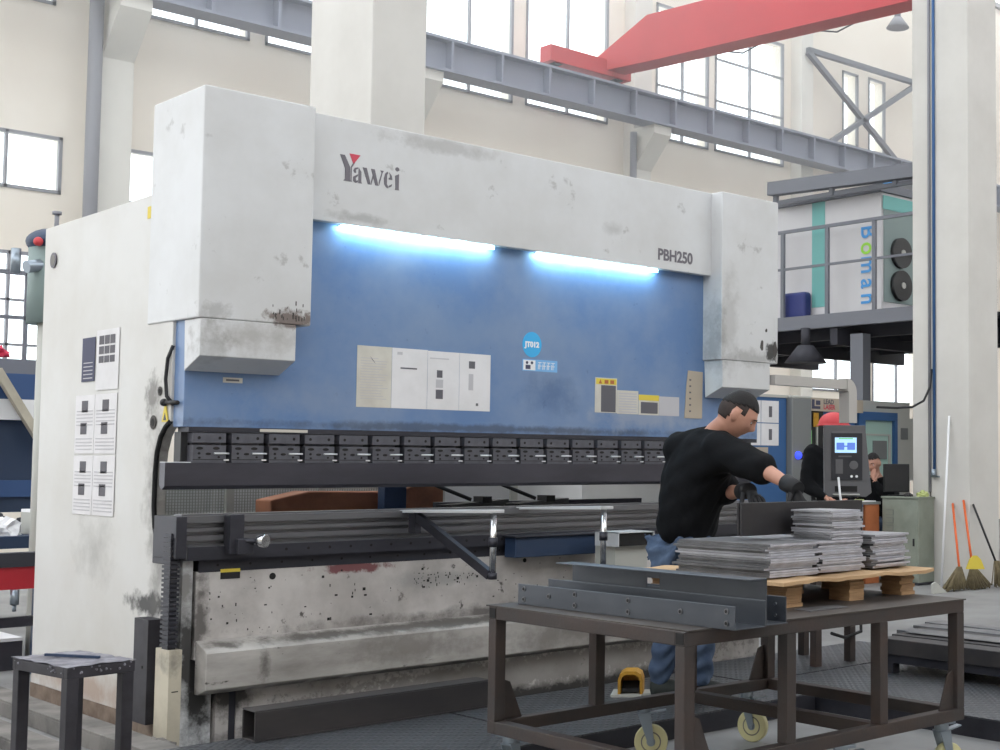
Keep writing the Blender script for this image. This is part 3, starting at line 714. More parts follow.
B().m('ink_pale').box(4.38, 4.41, 6.3075, 6.3085, 1.71, 1.80).m('ink').box(4.38, 4.42, 6.3075, 6.3085, 1.83, 1.87).box(4.43, 4.445, 6.3075, 6.3085, 1.625, 1.64).build('printing', ps[3])
b = B().m('cyan')
b.prism([(4.81 + .068 * math.cos(k * PI / 16), 1.99 + .073 * math.sin(k * PI / 16)) for k in range(32)], 'y', 6.3085, 6.31); o = b.build('round_sticker', ram)
text_mesh('JT012', .042, 'lettering', 'white', (4.81, 6.3078, 1.976), (1, 0, 0), (0, 0, 1), o, 'CENTER', bold=.002)
o = sheet(4.745, 4.995, 1.838, 1.905, 'sky_label', 'photo_label')
B().m('white').box(4.75, 4.835, 6.3075, 6.3085, 1.843, 1.90).m('ink_blue').cyl((4.775, 6.3075, 1.885), (4.775, 6.3068, 1.885), .009, 10).cyl((4.81, 6.3075, 1.885), (4.81, 6.3068, 1.885), .009, 10).box(4.765, 4.80, 6.3068, 6.3075, 1.848, 1.872).build('photo', o)
b = B().m('white')
for k in range(4):
    x = 4.855 + k * .032
    b.box(x, x + .024, 6.3075, 6.3085, 1.888, 1.892).box(x, x + .024, 6.3075, 6.3085, 1.868, 1.872).box(x + .01, x + .014, 6.3075, 6.3085, 1.85, 1.892).box(x, x + .004, 6.3075, 6.3085, 1.85, 1.88)
b.build('characters', o)
o = sheet(5.283, 5.455, 1.615, 1.825, 'paper_old', 'warning_plate'); B().m('yellow').box(5.29, 5.45, 6.3075, 6.3085, 1.785, 1.82).m('ink').box(5.33, 5.445, 6.3075, 6.3085, 1.62, 1.78).build('printing', o)
b = B().m('orange_wood').prism([(5.31, 1.79), (5.335, 1.79), (5.322, 1.815)], 'y', 6.3068, 6.3075).box(5.355, 5.385, 6.3068, 6.3075, 1.79, 1.812).box(5.40, 5.43, 6.3068, 6.3075, 1.79, 1.812).build('warning_symbols', o)
o = sheet(5.457, 5.628, 1.612, 1.755, 'paper_old', 'data_plate'); b = B().m('ink_pale')
for k in range(8): b.box(5.47, 5.615, 6.3075, 6.3085, 1.62 + k * .016, 1.628 + k * .016)
b.build('printing', o)
o = sheet(5.632, 5.80, 1.61, 1.735, 'paper_old', 'warning_plate'); B().m('yellow').box(5.632, 5.80, 6.3075, 6.3085, 1.70, 1.735).m('ink').box(5.65, 5.79, 6.3075, 6.3085, 1.62, 1.69).build('printing', o)
sheet(5.802, 5.975, 1.61, 1.73, 'ink_pale', 'worn_plate')
o = B().m('tan').prism([(6.02, 1.60), (6.175, 1.60), (6.18, 1.90), (6.05, 1.905), (6.035, 1.80)], 'y', 6.305, 6.309).build('torn_notice', ram); b = B().m('ink')
for k in range(6): b.box(6.06, 6.075, 6.3035, 6.305, 1.64 + k * .04, 1.65 + k * .04)
b.build('printing', o)
o = sheet(2.985, 3.082, 1.69, 1.715, 'paper_old', 'name_strip'); B().m('ink').box(3.0, 3.065, 6.3075, 6.3085, 1.698, 1.707).build('printing', o)
b = B().m('paper_old').box(3.17, 3.42, 6.2935, 6.295, 1.458, 1.472).build('scale_strip', ram)

# papers on the left side skin
sk = [c for c in pb.children if c.name.startswith('side_frame')][0]
def sheet_s(y0, y1, z0, z1, mm='paper', name='paper_sheet'):
    return B().m(mm).box(X0 - .0015, X0, y0, y1, z0, z1).build(name, sk)
def ink(o, rects, mm='ink'):
    b = B().m(mm)
    for (y0, y1, z0, z1) in rects: b.box(X0 - .0028, X0 - .0016, y0, y1, z0, z1)
    b.build('printing', o)
o = sheet_s(7.335, 7.505, 1.725, 1.955, 'ink_blue', 'dark_notice'); ink(o, [(7.36, 7.48, 1.74 + k * .02, 1.745 + k * .02) for k in range(5)], 'ink_pale')
o = sheet_s(7.03, 7.315, 1.675, 1.985); ink(o, [(7.08 + i * .07, 7.14 + i * .07, z0, z1) for i in range(3) for z0, z1 in ((1.91, 1.955), (1.86, 1.90), (1.815, 1.85))])
for (y0, y1) in ((7.315, 7.57), (7.035, 7.31)):
    for z0, z1 in ((1.35, 1.655), (1.035, 1.34)):
        o = sheet_s(y0, y1, z0, z1); ym = (y0 + y1) / 2
        ink(o, [(ym - .04, ym + .04, z1 - .09, z1 - .03), (ym - .03, ym + .05, z0 + .1, z0 + .16)])
        ink(o, [(y0 + .02, y1 - .02, z0 + .02 + k * .018, z0 + .026 + k * .018) for k in range(15) if k not in (4, 5, 6, 12, 13, 14)], 'ink_pale')

# back gauge fingers in the gap
b = B().m('steel_dark').box(4.9, 6.6, 7.35, 7.42, 1.02, 1.06).build('back_gauge_beam', pb)
for x in (4.95, 5.45):
    B().m('black').bar((x - .25, 7.0, 1.04), (x + .45, 7.38, 1.055), .1, .035).box(x + .1, x + .17, 7.1, 7.2, 1.06, 1.10).cyl((x + .05, 7.15, 1.08), (x - .2, 7.3, 1.2), .012, 8).build('back_gauge_finger', pb)

# things behind the machine seen through the gap
fg = thing('mesh_guard', 'grey wire mesh guard panel seen through the gap of the press brake', 'guard', (4.0, 8.2, 0))
for k in range(3):
    xa = 3.35 + k * .62
    b = B().m('mesh_wire')
    x = xa
    while x < xa + .56: b.box(x, x + .004, 8.2, 8.204, .7, 1.25); x += .018
    z = .7
    while z < 1.25: b.box(xa, xa + .56, 8.2, 8.204, z, z + .004); z += .018
    b.build('wire_panel', fg)
    B().m('lt_grey').box(xa - .05, xa, 8.19, 8.22, 0, 1.3).build('post', fg)
bp = B().m('white_paint').box(2.95, 4.98, 8.38, 8.41, 0, 1.3).box(5.48, 7.4, 8.38, 8.41, 0, 1.3).m('lt_grey').box(5.55, 5.62, 8.36, 8.38, 0, 1.3).box(6.2, 6.26, 8.36, 8.38, 0, 1.3).build('backing_panel'); tag(bp, 'pale panel with grey seams behind the gap of the press brake', 'panel')
bb_ = B().m('brown_board').prism([(4.0, .7), (4.0, 1.08), (4.25, 1.13), (4.85, 1.12), (5.0, 1.16), (5.22, 1.16), (5.22, .7)], 'y', 7.78, 7.98).build('brown_crate', bevel=.01); tag(bb_, 'brown rusty crate lying behind the machine gap', 'crate')
gp = B().m('navy').box(4.70, 4.86, 7.66, 7.74, .0, 1.3).build('green_post', bevel=.004); tag(gp, 'dark blue-green post standing behind the machine gap', 'post')
# ================================================================== PLATFORM PLATES ON THE FLOOR
for (x0, x1, y0, y1, lab) in ((2.42, 3.88, 4.84, 5.84, 'grey tread plate platform in front of the machine under the long dark tube'),
                              (3.9, 5.6, 4.84, 5.84, 'grey tread plate platform the worker stands on'),
                              (5.62, 7.4, 3.4, 5.30, 'grey tread plate platform under the pile of steel bars at right'),
                              (5.62, 7.4, 5.32, 6.0, 'grey tread plate platform section behind the cart, farther from the camera')):
    t = thing('tread_platform', lab, 'platform', (x0, y0, 0), 'tread plate platforms')
    B().m('tread').box(x0, x1, y0, y1, .092, .10).build('tread_plate', t)
    b = B().m('steel_dark').box(x0, x1, y0, y0 + .04, 0, .092).box(x0, x1, y1 - .04, y1, 0, .092).box(x0, x0 + .04, y0 + .04, y1 - .04, 0, .092).box(x1 - .04, x1, y0 + .04, y1 - .04, 0, .092).build('frame', t)

# long hollow steel tube
b = B().m('tube'); x0, x1, y0, y1, z0, z1 = 2.885, 4.12, 5.70, 5.82, .10, .235; t = .008
b.box(x0, x1, y0, y1, z0, z0 + t).box(x0, x1, y0, y1, z1 - t, z1).box(x0, x1, y0, y0 + t, z0 + t, z1 - t).box(x0, x1, y1 - t, y1, z0 + t, z1 - t)
tag(b.build('square_tube', bevel=.003), 'long dark hollow square steel tube lying at the foot of the machine', 'tube')

# foot pedal
fp = thing('foot_pedal', 'yellow hooded foot pedal standing beside the worker at the machine foot', 'pedal', (4.86, 5.48, .10), rz=-.8)
def loc(b, name, par, **k):
    o = b.build(name, None, **k); o.parent = par; return o
loc(B().m('lt_grey').box(-.10, .10, -.09, .09, 0, .012), 'base_plate', fp)
pts = [(-.065, .012), (-.065, .085), (-.055, .115), (-.03, .13), (.03, .13), (.055, .115), (.065, .085), (.065, .012)]
ins = [(-.05, .012), (-.05, .08), (-.042, .10), (-.025, .113), (.025, .113), (.042, .10), (.05, .08), (.05, .012)]
b = B().m('yellow_dirty')
for i in range(7): b.prism([pts[i], pts[i + 1], ins[i + 1], ins[i]], 'y', -.07, .07)
b.box(-.05, .05, .055, .07, .012, .11)
loc(b, 'hood', fp)
loc(B().m('black').prism([(-.05, .02), (.05, .02), (.05, .065), (-.05, .04)], 'x', -.045, .045), 'treadle', fp)

# ================================================================== WORK CART
CL, CW, ZT = 1.612, 1.155, .745
ca = thing('work_cart', 'low brown steel work cart with plain posts and cream castors, carrying channels and pallet', 'cart', (3.286, 4.565, 0), rz=-math.radians(1))
q = .05
def L_(b, name, bevel=.003, par=ca): return loc(b, name, par, bevel=bevel)
px_ = [0, .537, 1.075, CL]
for y in (0, -CW):
    for x in px_:
        xa = min(max(x - q / 2, 0), CL - q); ya = y - q if y == 0 else y
        L_(B().m('cart').box(xa, xa + q, ya, ya + q, .295, ZT - q), 'leg')
    ya = -q if y == 0 else -CW
    L_(B().m('cart').box(q if 0 else 0, CL, ya, ya + q, ZT - q, ZT), 'top_rail')
    L_(B().m('cart').box(0, CL, ya, ya + q, .245, .295), 'bottom_rail')
for x in (0, CL - q):
    L_(B().m('cart').box(x, x + q, -CW + q, -q, ZT - q, ZT), 'top_rail')
    L_(B().m('cart').box(x, x + q, -CW + q, -q, .245, .295), 'bottom_rail')
L_(B().m('cart').box(1.05, 1.10, -CW + q, -q, .245, .295), 'cross_rail')
for x, s in ((q, 1), (CL - q, -1)):
    for y in (-.026, -CW + .02):
        L_(B().m('cart').prism([(x, .295), (x + s * .10, .295), (x + s * .04, .44), (x, .455)], 'y', y, y + .006), 'gusset', 0)
L_(B().m('cart_top').prism([(-.005, .012), (CL + .012, .008), (CL + .012, -CW - .002), (.01, -CW - .005)], 'z', ZT, ZT + .005), 'top_sheet', 0)
for x, y in ((.004, -q - .001), (.004, 0), (.004, -CW - 0), (CL, 0)):
    pass
for (yy) in (-.002, -CW):
    L_(B().m('hole').box(-.002, 0, yy - (q if yy > -.5 else 0) + .006, yy + (0 if yy > -.5 else q) - .006, ZT - q + .006, ZT - .006), 'tube_end', 0)
# castors
def castor(x, y, ang):
    c = D.objects.new('castor', None); C.objects.link(c); c.parent = ca; c.location = (x, y, 0); c.rotation_euler = (0, 0, ang)
    loc(B().m('zinc').box(-.045, .045, -.04, .04, .232, .245).cyl((0, 0, .205), (0, 0, .232), .03, 16), 'mount', c, bevel=.002)
    b = B().m('zinc')
    for s in (-.024, .024): b.prism([(-.028, .205), (.03, .205), (.048, .085), (.036, .062), (.02, .07)], 'y', s - .002, s + .002)
    b.box(-.028, .03, -.026, .026, .200, .206).cyl((.034, -.034, .075), (.034, .034, .075), .007, 10)
    loc(b, 'fork', c)
    b = B().m('wheel').cyl((.034, -.017, .075), (.034, .017, .075), .075, 32).m('zinc').cyl((.034, -.019, .075), (.034, .019, .075), .022, 16)
    b.m('grey_beam').cyl((.034, -.0176, .075), (.034, .0176, .075), .048, 28).m('wheel').cyl((.034, -.0182, .075), (.034, .0182, .075), .042, 28)
    loc(b, 'wheel', c, bevel=.004)
    loc(B().m('zinc').bar((.02, 0, .20), (.10, 0, .215), .03, .006), 'brake_pedal', c)
for x, y, a in ((.07, -.06, .3), (.895, .08, -.75), (1.50, .03, -1.25), (.07, -CW + .05, 1.2), (.86, -CW + .04, -.4), (1.53, -CW + .06, -.2)):
    castor(x, y, a)
tag(B().m('yellow').prism([(-.03, 0), (.02, .01), (.035, .035), (-.005, .05), (-.03, .02)], 'z', 0, .03).build('yellow_scrap', origin=(0, 0, 0)), 'small yellow scrap lying on the floor under the cart', 'scrap').location = (4.15, 3.95, 0.0)

# steel channels on the cart
ZC = .7502
def bolts(o, y_list, x, zs, r=.008):
    for y in y_list:
        for z in zs:
            b = B().m('steel_mid').cyl((x, y, z), (x - .004, y, z), r * 1.25, 12).m('hole').cyl((x - .004, y, z), (x - .0046, y, z), r * .75, 12); b.build('hole_ring', o)
b = B().m('channel').box(3.387, 3.391, 3.29, 4.51, ZC, .832).box(3.391, 3.539, 3.29, 4.51, ZC, ZC + .004).box(3.539, 3.543, 3.29, 4.51, ZC, .842)
o = b.build('steel_channel', bevel=.0015); tag(o, 'blue-grey U channel with bolt holes nearest the cart edge', 'steel channel')
bolts(o, (3.33, 3.84, 4.15, 4.47), 3.387, (.772, .813)); bolts(o, (3.56, 4.31), 3.387, (.795,))
b = B().m('channel').box(3.551, 3.555, 3.30, 4.44, ZC, .842).box(3.555, 3.68, 3.31, 4.44, ZC, ZC + .004).box(3.68, 3.684, 3.32, 4.44, ZC, .844)
o = b.build('steel_channel', bevel=.0015); tag(o, 'blue-grey U channel under the tall angle, farther from the cart edge', 'steel channel')
for y in (3.37,):
    for z in (.775, .815): B().m('chrome').cyl((3.68, y, z), (3.676, y, z), .007, 10).build('hole_ring', o)
b = B().m('channel')
def flat(y0, y1, z0, z1): b.box(3.560, 3.564, y0, y1, z0, z1)
flat(3.305, 3.86, ZC + .005, .918); flat(3.93, 4.38, ZC + .005, .918); flat(3.86, 3.93, ZC + .005, .852); flat(3.86, 3.93, .882, .918)
b.box(3.475, 3.564, 3.305, 4.38, .914, .918)
o = b.build('steel_angle', bevel=.0015); tag(o, 'tall blue-grey flanged steel channel with a square notch, standing behind the low channels', 'steel channel')
o = B().m('plate').prism([(4.02, 3.50), (4.25, 3.50), (4.27, 3.58), (4.04, 3.60)], 'z', ZC + .0, ZC + .004).build('steel_scrap'); tag(o, 'thin flat steel offcut lying on the cart top', 'offcut')

# pallet
pa = thing('pallet', 'light wooden pallet with plywood blocks standing on the cart', 'pallet', (4.4, 3.9, ZC))
b = B().m('wood')
n = 14; top = []
for j in range(2):
    for i in range(n + 1): pass
xs = [3.965 + (4.975 - 3.965) * i / n for i in range(n + 1)]
def wav(x): return .004 * math.sin(x * 14) - .003 * math.sin(x * 31)
for z0, z1, y0, y1 in ((.846, .860, 3.60, 4.50),):
    V = [[[b.bm.verts.new((x, y, z + wav(x))) for z in (z0, z1)] for y in (y0 + .012 * math.sin(x * 9), y1)] for x in xs]
    for A, Bq in zip(V, V[1:]):
        b._f([A[0][1], Bq[0][1], Bq[1][1], A[1][1]]); b._f([A[0][0], A[1][0], Bq[1][0], Bq[0][0]])
        b._f([A[0][0], Bq[0][0], Bq[0][1], A[0][1]]); b._f([A[1][0], A[1][1], Bq[1][1], Bq[1][0]])
    b._f([V[0][0][0], V[0][0][1], V[0][1][1], V[0][1][0]]); b._f([V[-1][0][0], V[-1][1][0], V[-1][1][1], V[-1][0][1]])
b.build('deck_board', pa)
for X in (4.06, 4.45, 4.80):
    for Yb in (3.66, 4.0, 4.34):
        bb = B().m('wood2')
        for k in range(6):
            jx, jy = random.uniform(-.004, .004), random.uniform(-.004, .004)
            bb.box(X + jx, X + .095 + jx, Yb + jy, Yb + .11 + jy, ZC + k * .0158, ZC + k * .0158 + .0150)
        bb.build('plywood_block', pa)

# cut steel plates, one object each
def stack(x0, x1, y0, y1, z0, n, th, mats, label, group, jit=.012, skew=0):
    base = {}
    for k in range(n):
        mn = random.choice(mats); key = mn
        if key not in base:
            w, d = x1 - x0, y1 - y0
            o = B().m(mn).box(-w / 2, w / 2, -d / 2, d / 2, 0, th * .86)
            o.m('lit_end')  # end faces painted brighter to imitate light falling on them
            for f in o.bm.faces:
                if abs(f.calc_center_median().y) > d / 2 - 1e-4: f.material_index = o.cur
            o = o.build('steel_plate')
            base[key] = o
        else:
            o = base[key].copy(); C.objects.link(o)
        o.location = ((x0 + x1) / 2 + random.uniform(-jit, jit), (y0 + y1) / 2 + random.uniform(-jit, jit), z0 + k * th)
        o.rotation_euler = (0, 0, random.uniform(-.02, .02) + skew)
        tag(o, label, 'steel plate', group)
PZ = .868
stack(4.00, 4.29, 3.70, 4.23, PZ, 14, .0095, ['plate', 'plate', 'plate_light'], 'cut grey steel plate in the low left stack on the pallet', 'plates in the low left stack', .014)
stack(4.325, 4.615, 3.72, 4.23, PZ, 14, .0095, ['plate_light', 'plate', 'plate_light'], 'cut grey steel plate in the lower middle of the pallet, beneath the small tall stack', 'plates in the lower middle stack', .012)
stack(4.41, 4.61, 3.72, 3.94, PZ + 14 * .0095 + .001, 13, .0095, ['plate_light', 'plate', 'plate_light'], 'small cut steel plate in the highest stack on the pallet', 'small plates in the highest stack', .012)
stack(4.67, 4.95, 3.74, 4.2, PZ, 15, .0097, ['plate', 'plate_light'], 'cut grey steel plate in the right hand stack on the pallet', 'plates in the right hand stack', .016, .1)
for k, y in enumerate((3.985, 4.012)):
    o = B().m('plate_dark').box(0, .80, 0, .012, 0, .138).build('dark_plate', bevel=.001)
    o.location = (4.14 + .01 * k, y, PZ + 15 * .0097 + .002); o.rotation_euler = (0, math.radians(0), 0)
    tag(o, ('dark steel plate standing on edge on the stacks, nearer the camera', 'dark steel plate standing on edge on the stacks, nearer the worker')[k], 'steel plate', 'dark plates on edge')

# small stand behind the cart
st = thing('steel_stand', 'small dark steel stand seen through the back of the cart', 'stand', (6.45, 5.55, .1))
for x, y in ((6.28, 5.42), (6.28, 5.8), (6.6, 5.42), (6.6, 5.8)): B().m('cart').box(x, x + .05, y, y + .05, .1, .62).build('leg', st)
B().m('cart').box(6.26, 6.67, 5.40, 5.87, .62, .65).build('top', st, bevel=.003)
B().m('cart').box(6.29, 6.32, 5.47, 5.8, .3, .34).build('stretcher', st)
o = B().m('black_rubber').tube([(6.7, 5.5, .62), (6.75, 5.46, .4), (6.68, 5.40, .28), (6.5, 5.38, .26), (6.35, 5.36, .3)], .01).build('hose', st)

# pile of long steel bars at the right
pk = thing('bar_rack', 'low dark steel rack on short feet under the pile of long bars', 'rack', (6.9, 4.4, .1))
for x in (6.42, 7.2): B().m('steel_dark').box(x, x + .06, 3.3, 5.03, .16, .21).build('beam', pk)
for x in (6.42, 7.2):
    for y in (3.6, 4.95): B().m('steel_dark').box(x, x + .06, y, y + .06, .10, .16).build('foot', pk)
cols = ['tube', 'plate_dark', 'plate', 'plate_dark', 'plate', 'plate']
labs = ['long dark steel bar nearest the cart, lowest side of the pile', 'long dark bar second from the cart in the pile on the rack', 'grey steel bar in the middle of the pile on the rack', 'dark bar just right of the middle of the pile on the rack', 'grey bar second from the right of the pile on the rack', 'grey bar at the right edge of the pile on the rack']
for k in range(6):
    x = 6.40 + k * .15
    o = B().m(cols[k]).box(x, x + .145, 3.3, 5.04 + .05 * k - .03 * (k % 2), .21, .30 + .006 * (k % 3)).build('long_steel_bar', bevel=.003)
    tag(o, labs[k], 'steel bar', 'long bars on the low rack')
tag(B().m('plate').box(6.62, 6.70, 3.4, 5.02, .3125, .316).build('flat_strip'), 'thin flat strip lying on top of the pile of long bars', 'steel strip')

# ================================================================== STOOL AND BEAMS AT LEFT
sl = thing('steel_stool', 'dark battered steel stool with a scraped top at the lower left', 'stool', (1.98, 5.38, 0))
H = .55
b = B().m('stool_top')
nx, ny = 10, 14; V = {}
for i in range(nx + 1):
    for j in range(ny + 1):
        x = 1.98 + .27 * i / nx; y = 5.38 + .43 * j / ny
        V[i, j] = b.bm.verts.new((x + random.uniform(-.003, .003), y + random.uniform(-.003, .003), H + random.uniform(-.002, .003)))
for i in range(nx):
    for j in range(ny): b._f([V[i, j], V[i + 1, j], V[i + 1, j + 1], V[i, j + 1]])
b.build('top_sheet', sl)
b = B().m('stool').box(1.983, 2.247, 5.383, 5.41, H - .045, H - .004).box(1.983, 2.247, 5.78, 5.807, H - .045, H - .004).box(1.983, 2.01, 5.41, 5.78, H - .045, H - .004).box(2.22, 2.247, 5.41, 5.78, H - .045, H - .004)
b.build('frame', sl, bevel=.003)
for x, y in ((1.985, 5.385), (2.2, 5.385), (1.985, 5.76), (2.2, 5.76)): B().m('stool').box(x, x + .045, y, y + .045, 0, H - .045).build('leg', sl, bevel=.003)
b = B().m('stool_top')
for k in range(26):
    s = random.choice((0, 1)); t = random.random()
    p = (1.985 + .26 * t, 5.383, H - random.uniform(.005, .03)) if s else (1.983, 5.39 + .4 * t, H - random.uniform(.005, .03))
    b.sphere(p, random.uniform(.002, .0055), 6, 4)
b.build('weld_spatter', sl)
o = B().m('navy').bar((2.03, 5.74, H + .008), (2.15, 5.52, H + .008), .012, .01).build('steel_rod'); tag(o, 'thin dark rod lying on top of the stool', 'rod')
o = B().m('steel_dark').tube([(2.225, 5.45, H - .03), (2.228, 5.447, H - .06), (2.222, 5.444, H - .075)], .005).build('hook', sl)
sl.rotation_euler = (0, 0, .12)
for k, (x0, x1, y0, y1, z1, lab) in enumerate(((2.52, 2.66, 5.9, 8.2, .085, 'grey steel beam on the floor closest to the machine side'), (2.24, 2.38, 5.9, 8.0, .06, 'grey steel beam on the floor behind the stool'), (2.0, 2.12, 6.1, 7.6, .05, 'short grey steel beam lying at the far left of the floor'))):
    b = B().m('grey_beam').box(x0, x1, y0, y1, z1 - .012, z1).box(x0, x0 + .012, y0, y1, 0, z1 - .012).box(x1 - .012, x1, y0, y1, 0, z1 - .012)
    tag(b.build('floor_beam', bevel=.003), lab, 'beam', 'floor beams by the stool')
def crumple(name, c, r, mm, flat_=.5, seed=1):
    rnd = random.Random(seed); b = B().m(mm); ret = bmesh.ops.create_icosphere(b.bm, subdivisions=3, radius=r)
    for v in ret['verts']:
        k = 1 + rnd.uniform(-.28, .28); v.co = Vector((v.co.x * k, v.co.y * k, max(v.co.z * k * flat_, -r * .25))) + Vector((c[0], c[1], c[2] + r * .25))
    return b.build(name)
tag(crumple('cloth_bundle', (2.66, 6.15, .0), .075, 'grey_beam', .9, 3), 'grey crumpled rag on the floor beside the stool and the dark box', 'rag')

# ================================================================== LEFT BACKGROUND
lm = thing('red_beam_table', 'bench with a red beam and dark top rail, behind the machine at far left', 'workbench', (2.9, 9, 0))
B().m('red_bg').box(2.2, 3.35, 8.98, 9.04, .53, .665).build('red_beam', lm)
B().m('mezz_dark').box(2.2, 3.35, 8.96, 9.06, .665, .75).build('top_rail', lm)
for x in (2.45, 3.12): B().m('navy').box(x, x + .08, 9.0, 9.08, 0, .53).build('leg', lm)
B().m('steel_dark').box(2.2, 3.35, 9.0, 9.05, .30, .36).build('lower_rail', lm)
B().m('zinc').cyl((2.98, 8.96, .53), (2.98, 8.96, .44), .025, 12).cyl((2.98, 8.96, .44), (2.98, 8.96, .40), .012, 10).build('levelling_screw', lm)
tb2 = thing('parts_table', 'blue-edged table piled with cloth and dark parts, behind the red beam', 'table', (3.4, 10, 0))
B().m('navy').box(2.3, 3.75, 9.9, 10.7, .72, .80).build('tabletop', tb2)
for x in (2.5, 3.5): B().m('tan').box(x, x + .12, 10.0, 10.12, 0, .72).build('leg', tb2)
B().m('white').box(2.2, 3.15, 9.3, 9.7, .18, .2).m('mezz_dark').box(2.2, 3.15, 9.3, 9.7, .0, .18).build('pallet_crate')
tag(D.objects['pallet_crate'], 'low dark crate with white lid on the floor at far left', 'crate')
tag(crumple('white_cloth', (3.27, 10.12, .80), .11, 'white', .8, 5), 'crumpled white cloth on the parts table at far left', 'cloth')
tag(B().m('lt_grey').box(3.44, 3.70, 10.02, 10.28, .80, .95).m('white').box(3.44, 3.70, 10.02, 10.28, .95, .97).build('paper_box'), 'grey carton on the parts table beside the white cloth', 'box')
for k, (x, y, r) in enumerate(((3.12, 10.46, .11), (3.36, 10.48, .09), (3.60, 10.52, .10))):
    tag(crumple('machine_part', (x, y, .80), r, 'steel_dark', 1.1, 11 + k), ('dark machine part at the left of the parts table', 'dark machine part in the middle of the parts table', 'dark machine part at the right of the parts table')[k], 'machine part', 'dark parts on the parts table')
nm = thing('blue_machine', 'navy and white machine with slanted cream guard, far behind at left', 'machine', (3.7, 11.5, 0))
B().m('navy').box(2.6, 4.3, 11.6, 12.4, .9, 1.62).m('steel_blue_bg').box(2.6, 4.3, 11.55, 11.6, 1.02, 1.15).build('body', nm)
B().m('white').box(3.6, 4.3, 11.5, 12.3, 1.62, 1.78).m('steel_blue_bg').box(3.6, 4.3, 11.5, 12.3, 1.78, 1.98).build('head', nm)
B().m('cream_cover').bar((3.62, 11.45, 2.0), (4.02, 11.45, 1.35), .06, .07, up=(0, 1, 0)).build('slanted_guard', nm)
B().m('mezz').box(3.4, 3.52, 11.2, 11.3, 0, 2.2).build('post', nm)
gl = thing('left_gantry', 'grey raised walkway with thin railing against the window at far left', 'walkway', (3.8, 12, 0))
B().m('mezz').box(2.6, 4.6, 12.5, 13.2, 2.02, 2.16).build('deck', gl)
B().m('mezz').box(2.6, 4.6, 12.5, 12.6, 1.90, 1.98).build('lower_beam', gl)
for x in (3.7, 4.15, 4.5): B().m('mezz').box(x, x + .03, 12.5, 12.53, 2.16, 2.9).build('railing_post', gl)
for z in (2.5, 2.88): B().m('mezz').box(2.6, 4.6, 12.5, 12.53, z, z + .03).build('rail', gl)
B().m('mezz').box(3.0, 3.2, 12.55, 12.75, 0, 2.02).build('post', gl)
tag(crumple('pink_rag', (4.0, 12.75, 2.185), .11, 'pink', .6, 8), 'pink rag lying on the walkway deck at far left', 'rag')
dc = thing('dust_collector', 'dark green round-topped tank rising behind the machine at the upper left', 'tank', (3.35, 9.6, 0))
B().m('teal_grey').cyl((3.32, 9.5, 2.2), (3.32, 9.5, 2.74), .15, 24).build('body', dc)
b = B().m('navy').sphere((3.32, 9.5, 2.74), .17, 24, 12, (1, 1, .55)).build('dome', dc)
B().m('frame').cyl((3.33, 9.5, 2.83), (3.33, 9.5, 2.93), .015, 8).cyl((3.33, 9.5, 2.93), (3.33, 9.5, 2.95), .03, 8).build('eye_bolt', dc)
B().m('red').sphere((3.18, 9.38, 2.72), .03, 12, 8).build('beacon', dc)
B().m('lt_grey').cyl((3.28, 9.45, 0), (3.28, 9.45, 2.2), .06, 12).build('column', dc)
B().m('zinc').cyl((3.12, 9.4, 2.55), (3.3, 9.45, 2.6), .04, 10).cyl((3.05, 9.38, 2.5), (3.05, 9.38, 2.66), .03, 10).build('pipe', dc)

# ================================================================== RIGHT BACKGROUND
bc = thing('blue_cabinet', 'blue cabinet with four white notices, directly behind the worker', 'cabinet', (11, 10.2, 0))
B().m('blue_dark').box(10.2, 11.3, 10.2, 10.9, 0, 2.03).m('lt_grey').box(10.2, 11.3, 10.18, 10.95, 2.03, 2.06).build('body', bc)
for i, (x0, x1) in enumerate(((10.62, 10.88), (10.89, 11.17))):
    for z0, z1 in ((1.50, 1.74), (1.75, 1.99)):
        o = B().m('paper').box(x0, x1 , 10.195, 10.199, z0, z1).build('notice', bc); B().m('ink').box((x0 + x1) / 2 - .02, (x0 + x1) / 2 + .03, 10.193, 10.195, z0 + .06, z1 - .06).build('printing', o)
B().m('tan').box(10.72, 11.0, 10.195, 10.199, 1.28, 1.48).build('notice', bc)
gc = B().m('grey_cab').box(11.31, 11.64, 10.12, 10.9, 0, 2.03).m('lt_grey').box(11.31, 11.64, 10.12, 10.9, 2.03, 2.06)
gc = gc.build('grey_cabinet', bevel=.01); tag(gc, 'narrow grey cabinet with a blue indicator light, right of the blue cabinet', 'cabinet')
B().m('blue_lamp').sphere((11.40, 10.11, 1.395), .045, 16, 10).build('indicator_light', gc); B().m('black').box(11.45, 11.5, 10.11, 10.12, 1.35, 1.42).build('switch', gc)
le = thing('laser_enclosure', 'light grey laser machine enclosure with blue frame, green strip and company sign', 'machine', (12.5, 10.2, 0))
B().m('lt_grey').box(11.65, 13.7, 10.3, 10.42, 0, 2.06).build('back_panel', le)
B().m('tan').box(11.65, 12.62, 10.17, 10.3, 1.90, 2.05).build('sign_board', le)
B().m('black').box(11.65, 11.93, 10.2, 10.3, .8, 1.90).build('opening', le)
B().m('green_lit').box(11.67, 11.72, 10.19, 10.2, 1.15, 1.68).build('green_light_strip', le)
B().m('lt_grey').box(11.80, 11.82, 10.18, 10.2, .9, 1.72).m('yellow_dirty').box(11.74, 11.83, 10.18, 10.19, 1.72, 1.88).build('handle', le)
B().m('blue_dark').box(11.93, 12.5, 10.2, 10.3, 1.74, 1.90).m('lt_grey').box(11.93, 12.5, 10.2, 10.3, .9, 1.74).build('side_panel', le)
b = B().m('blue_dark').box(12.56, 12.68, 10.18, 10.3, .8, 1.92).box(12.68, 13.3, 10.18, 10.3, 1.82, 1.92).box(13.24, 13.3, 10.18, 10.3, .8, 1.82).build('door_frame', le)
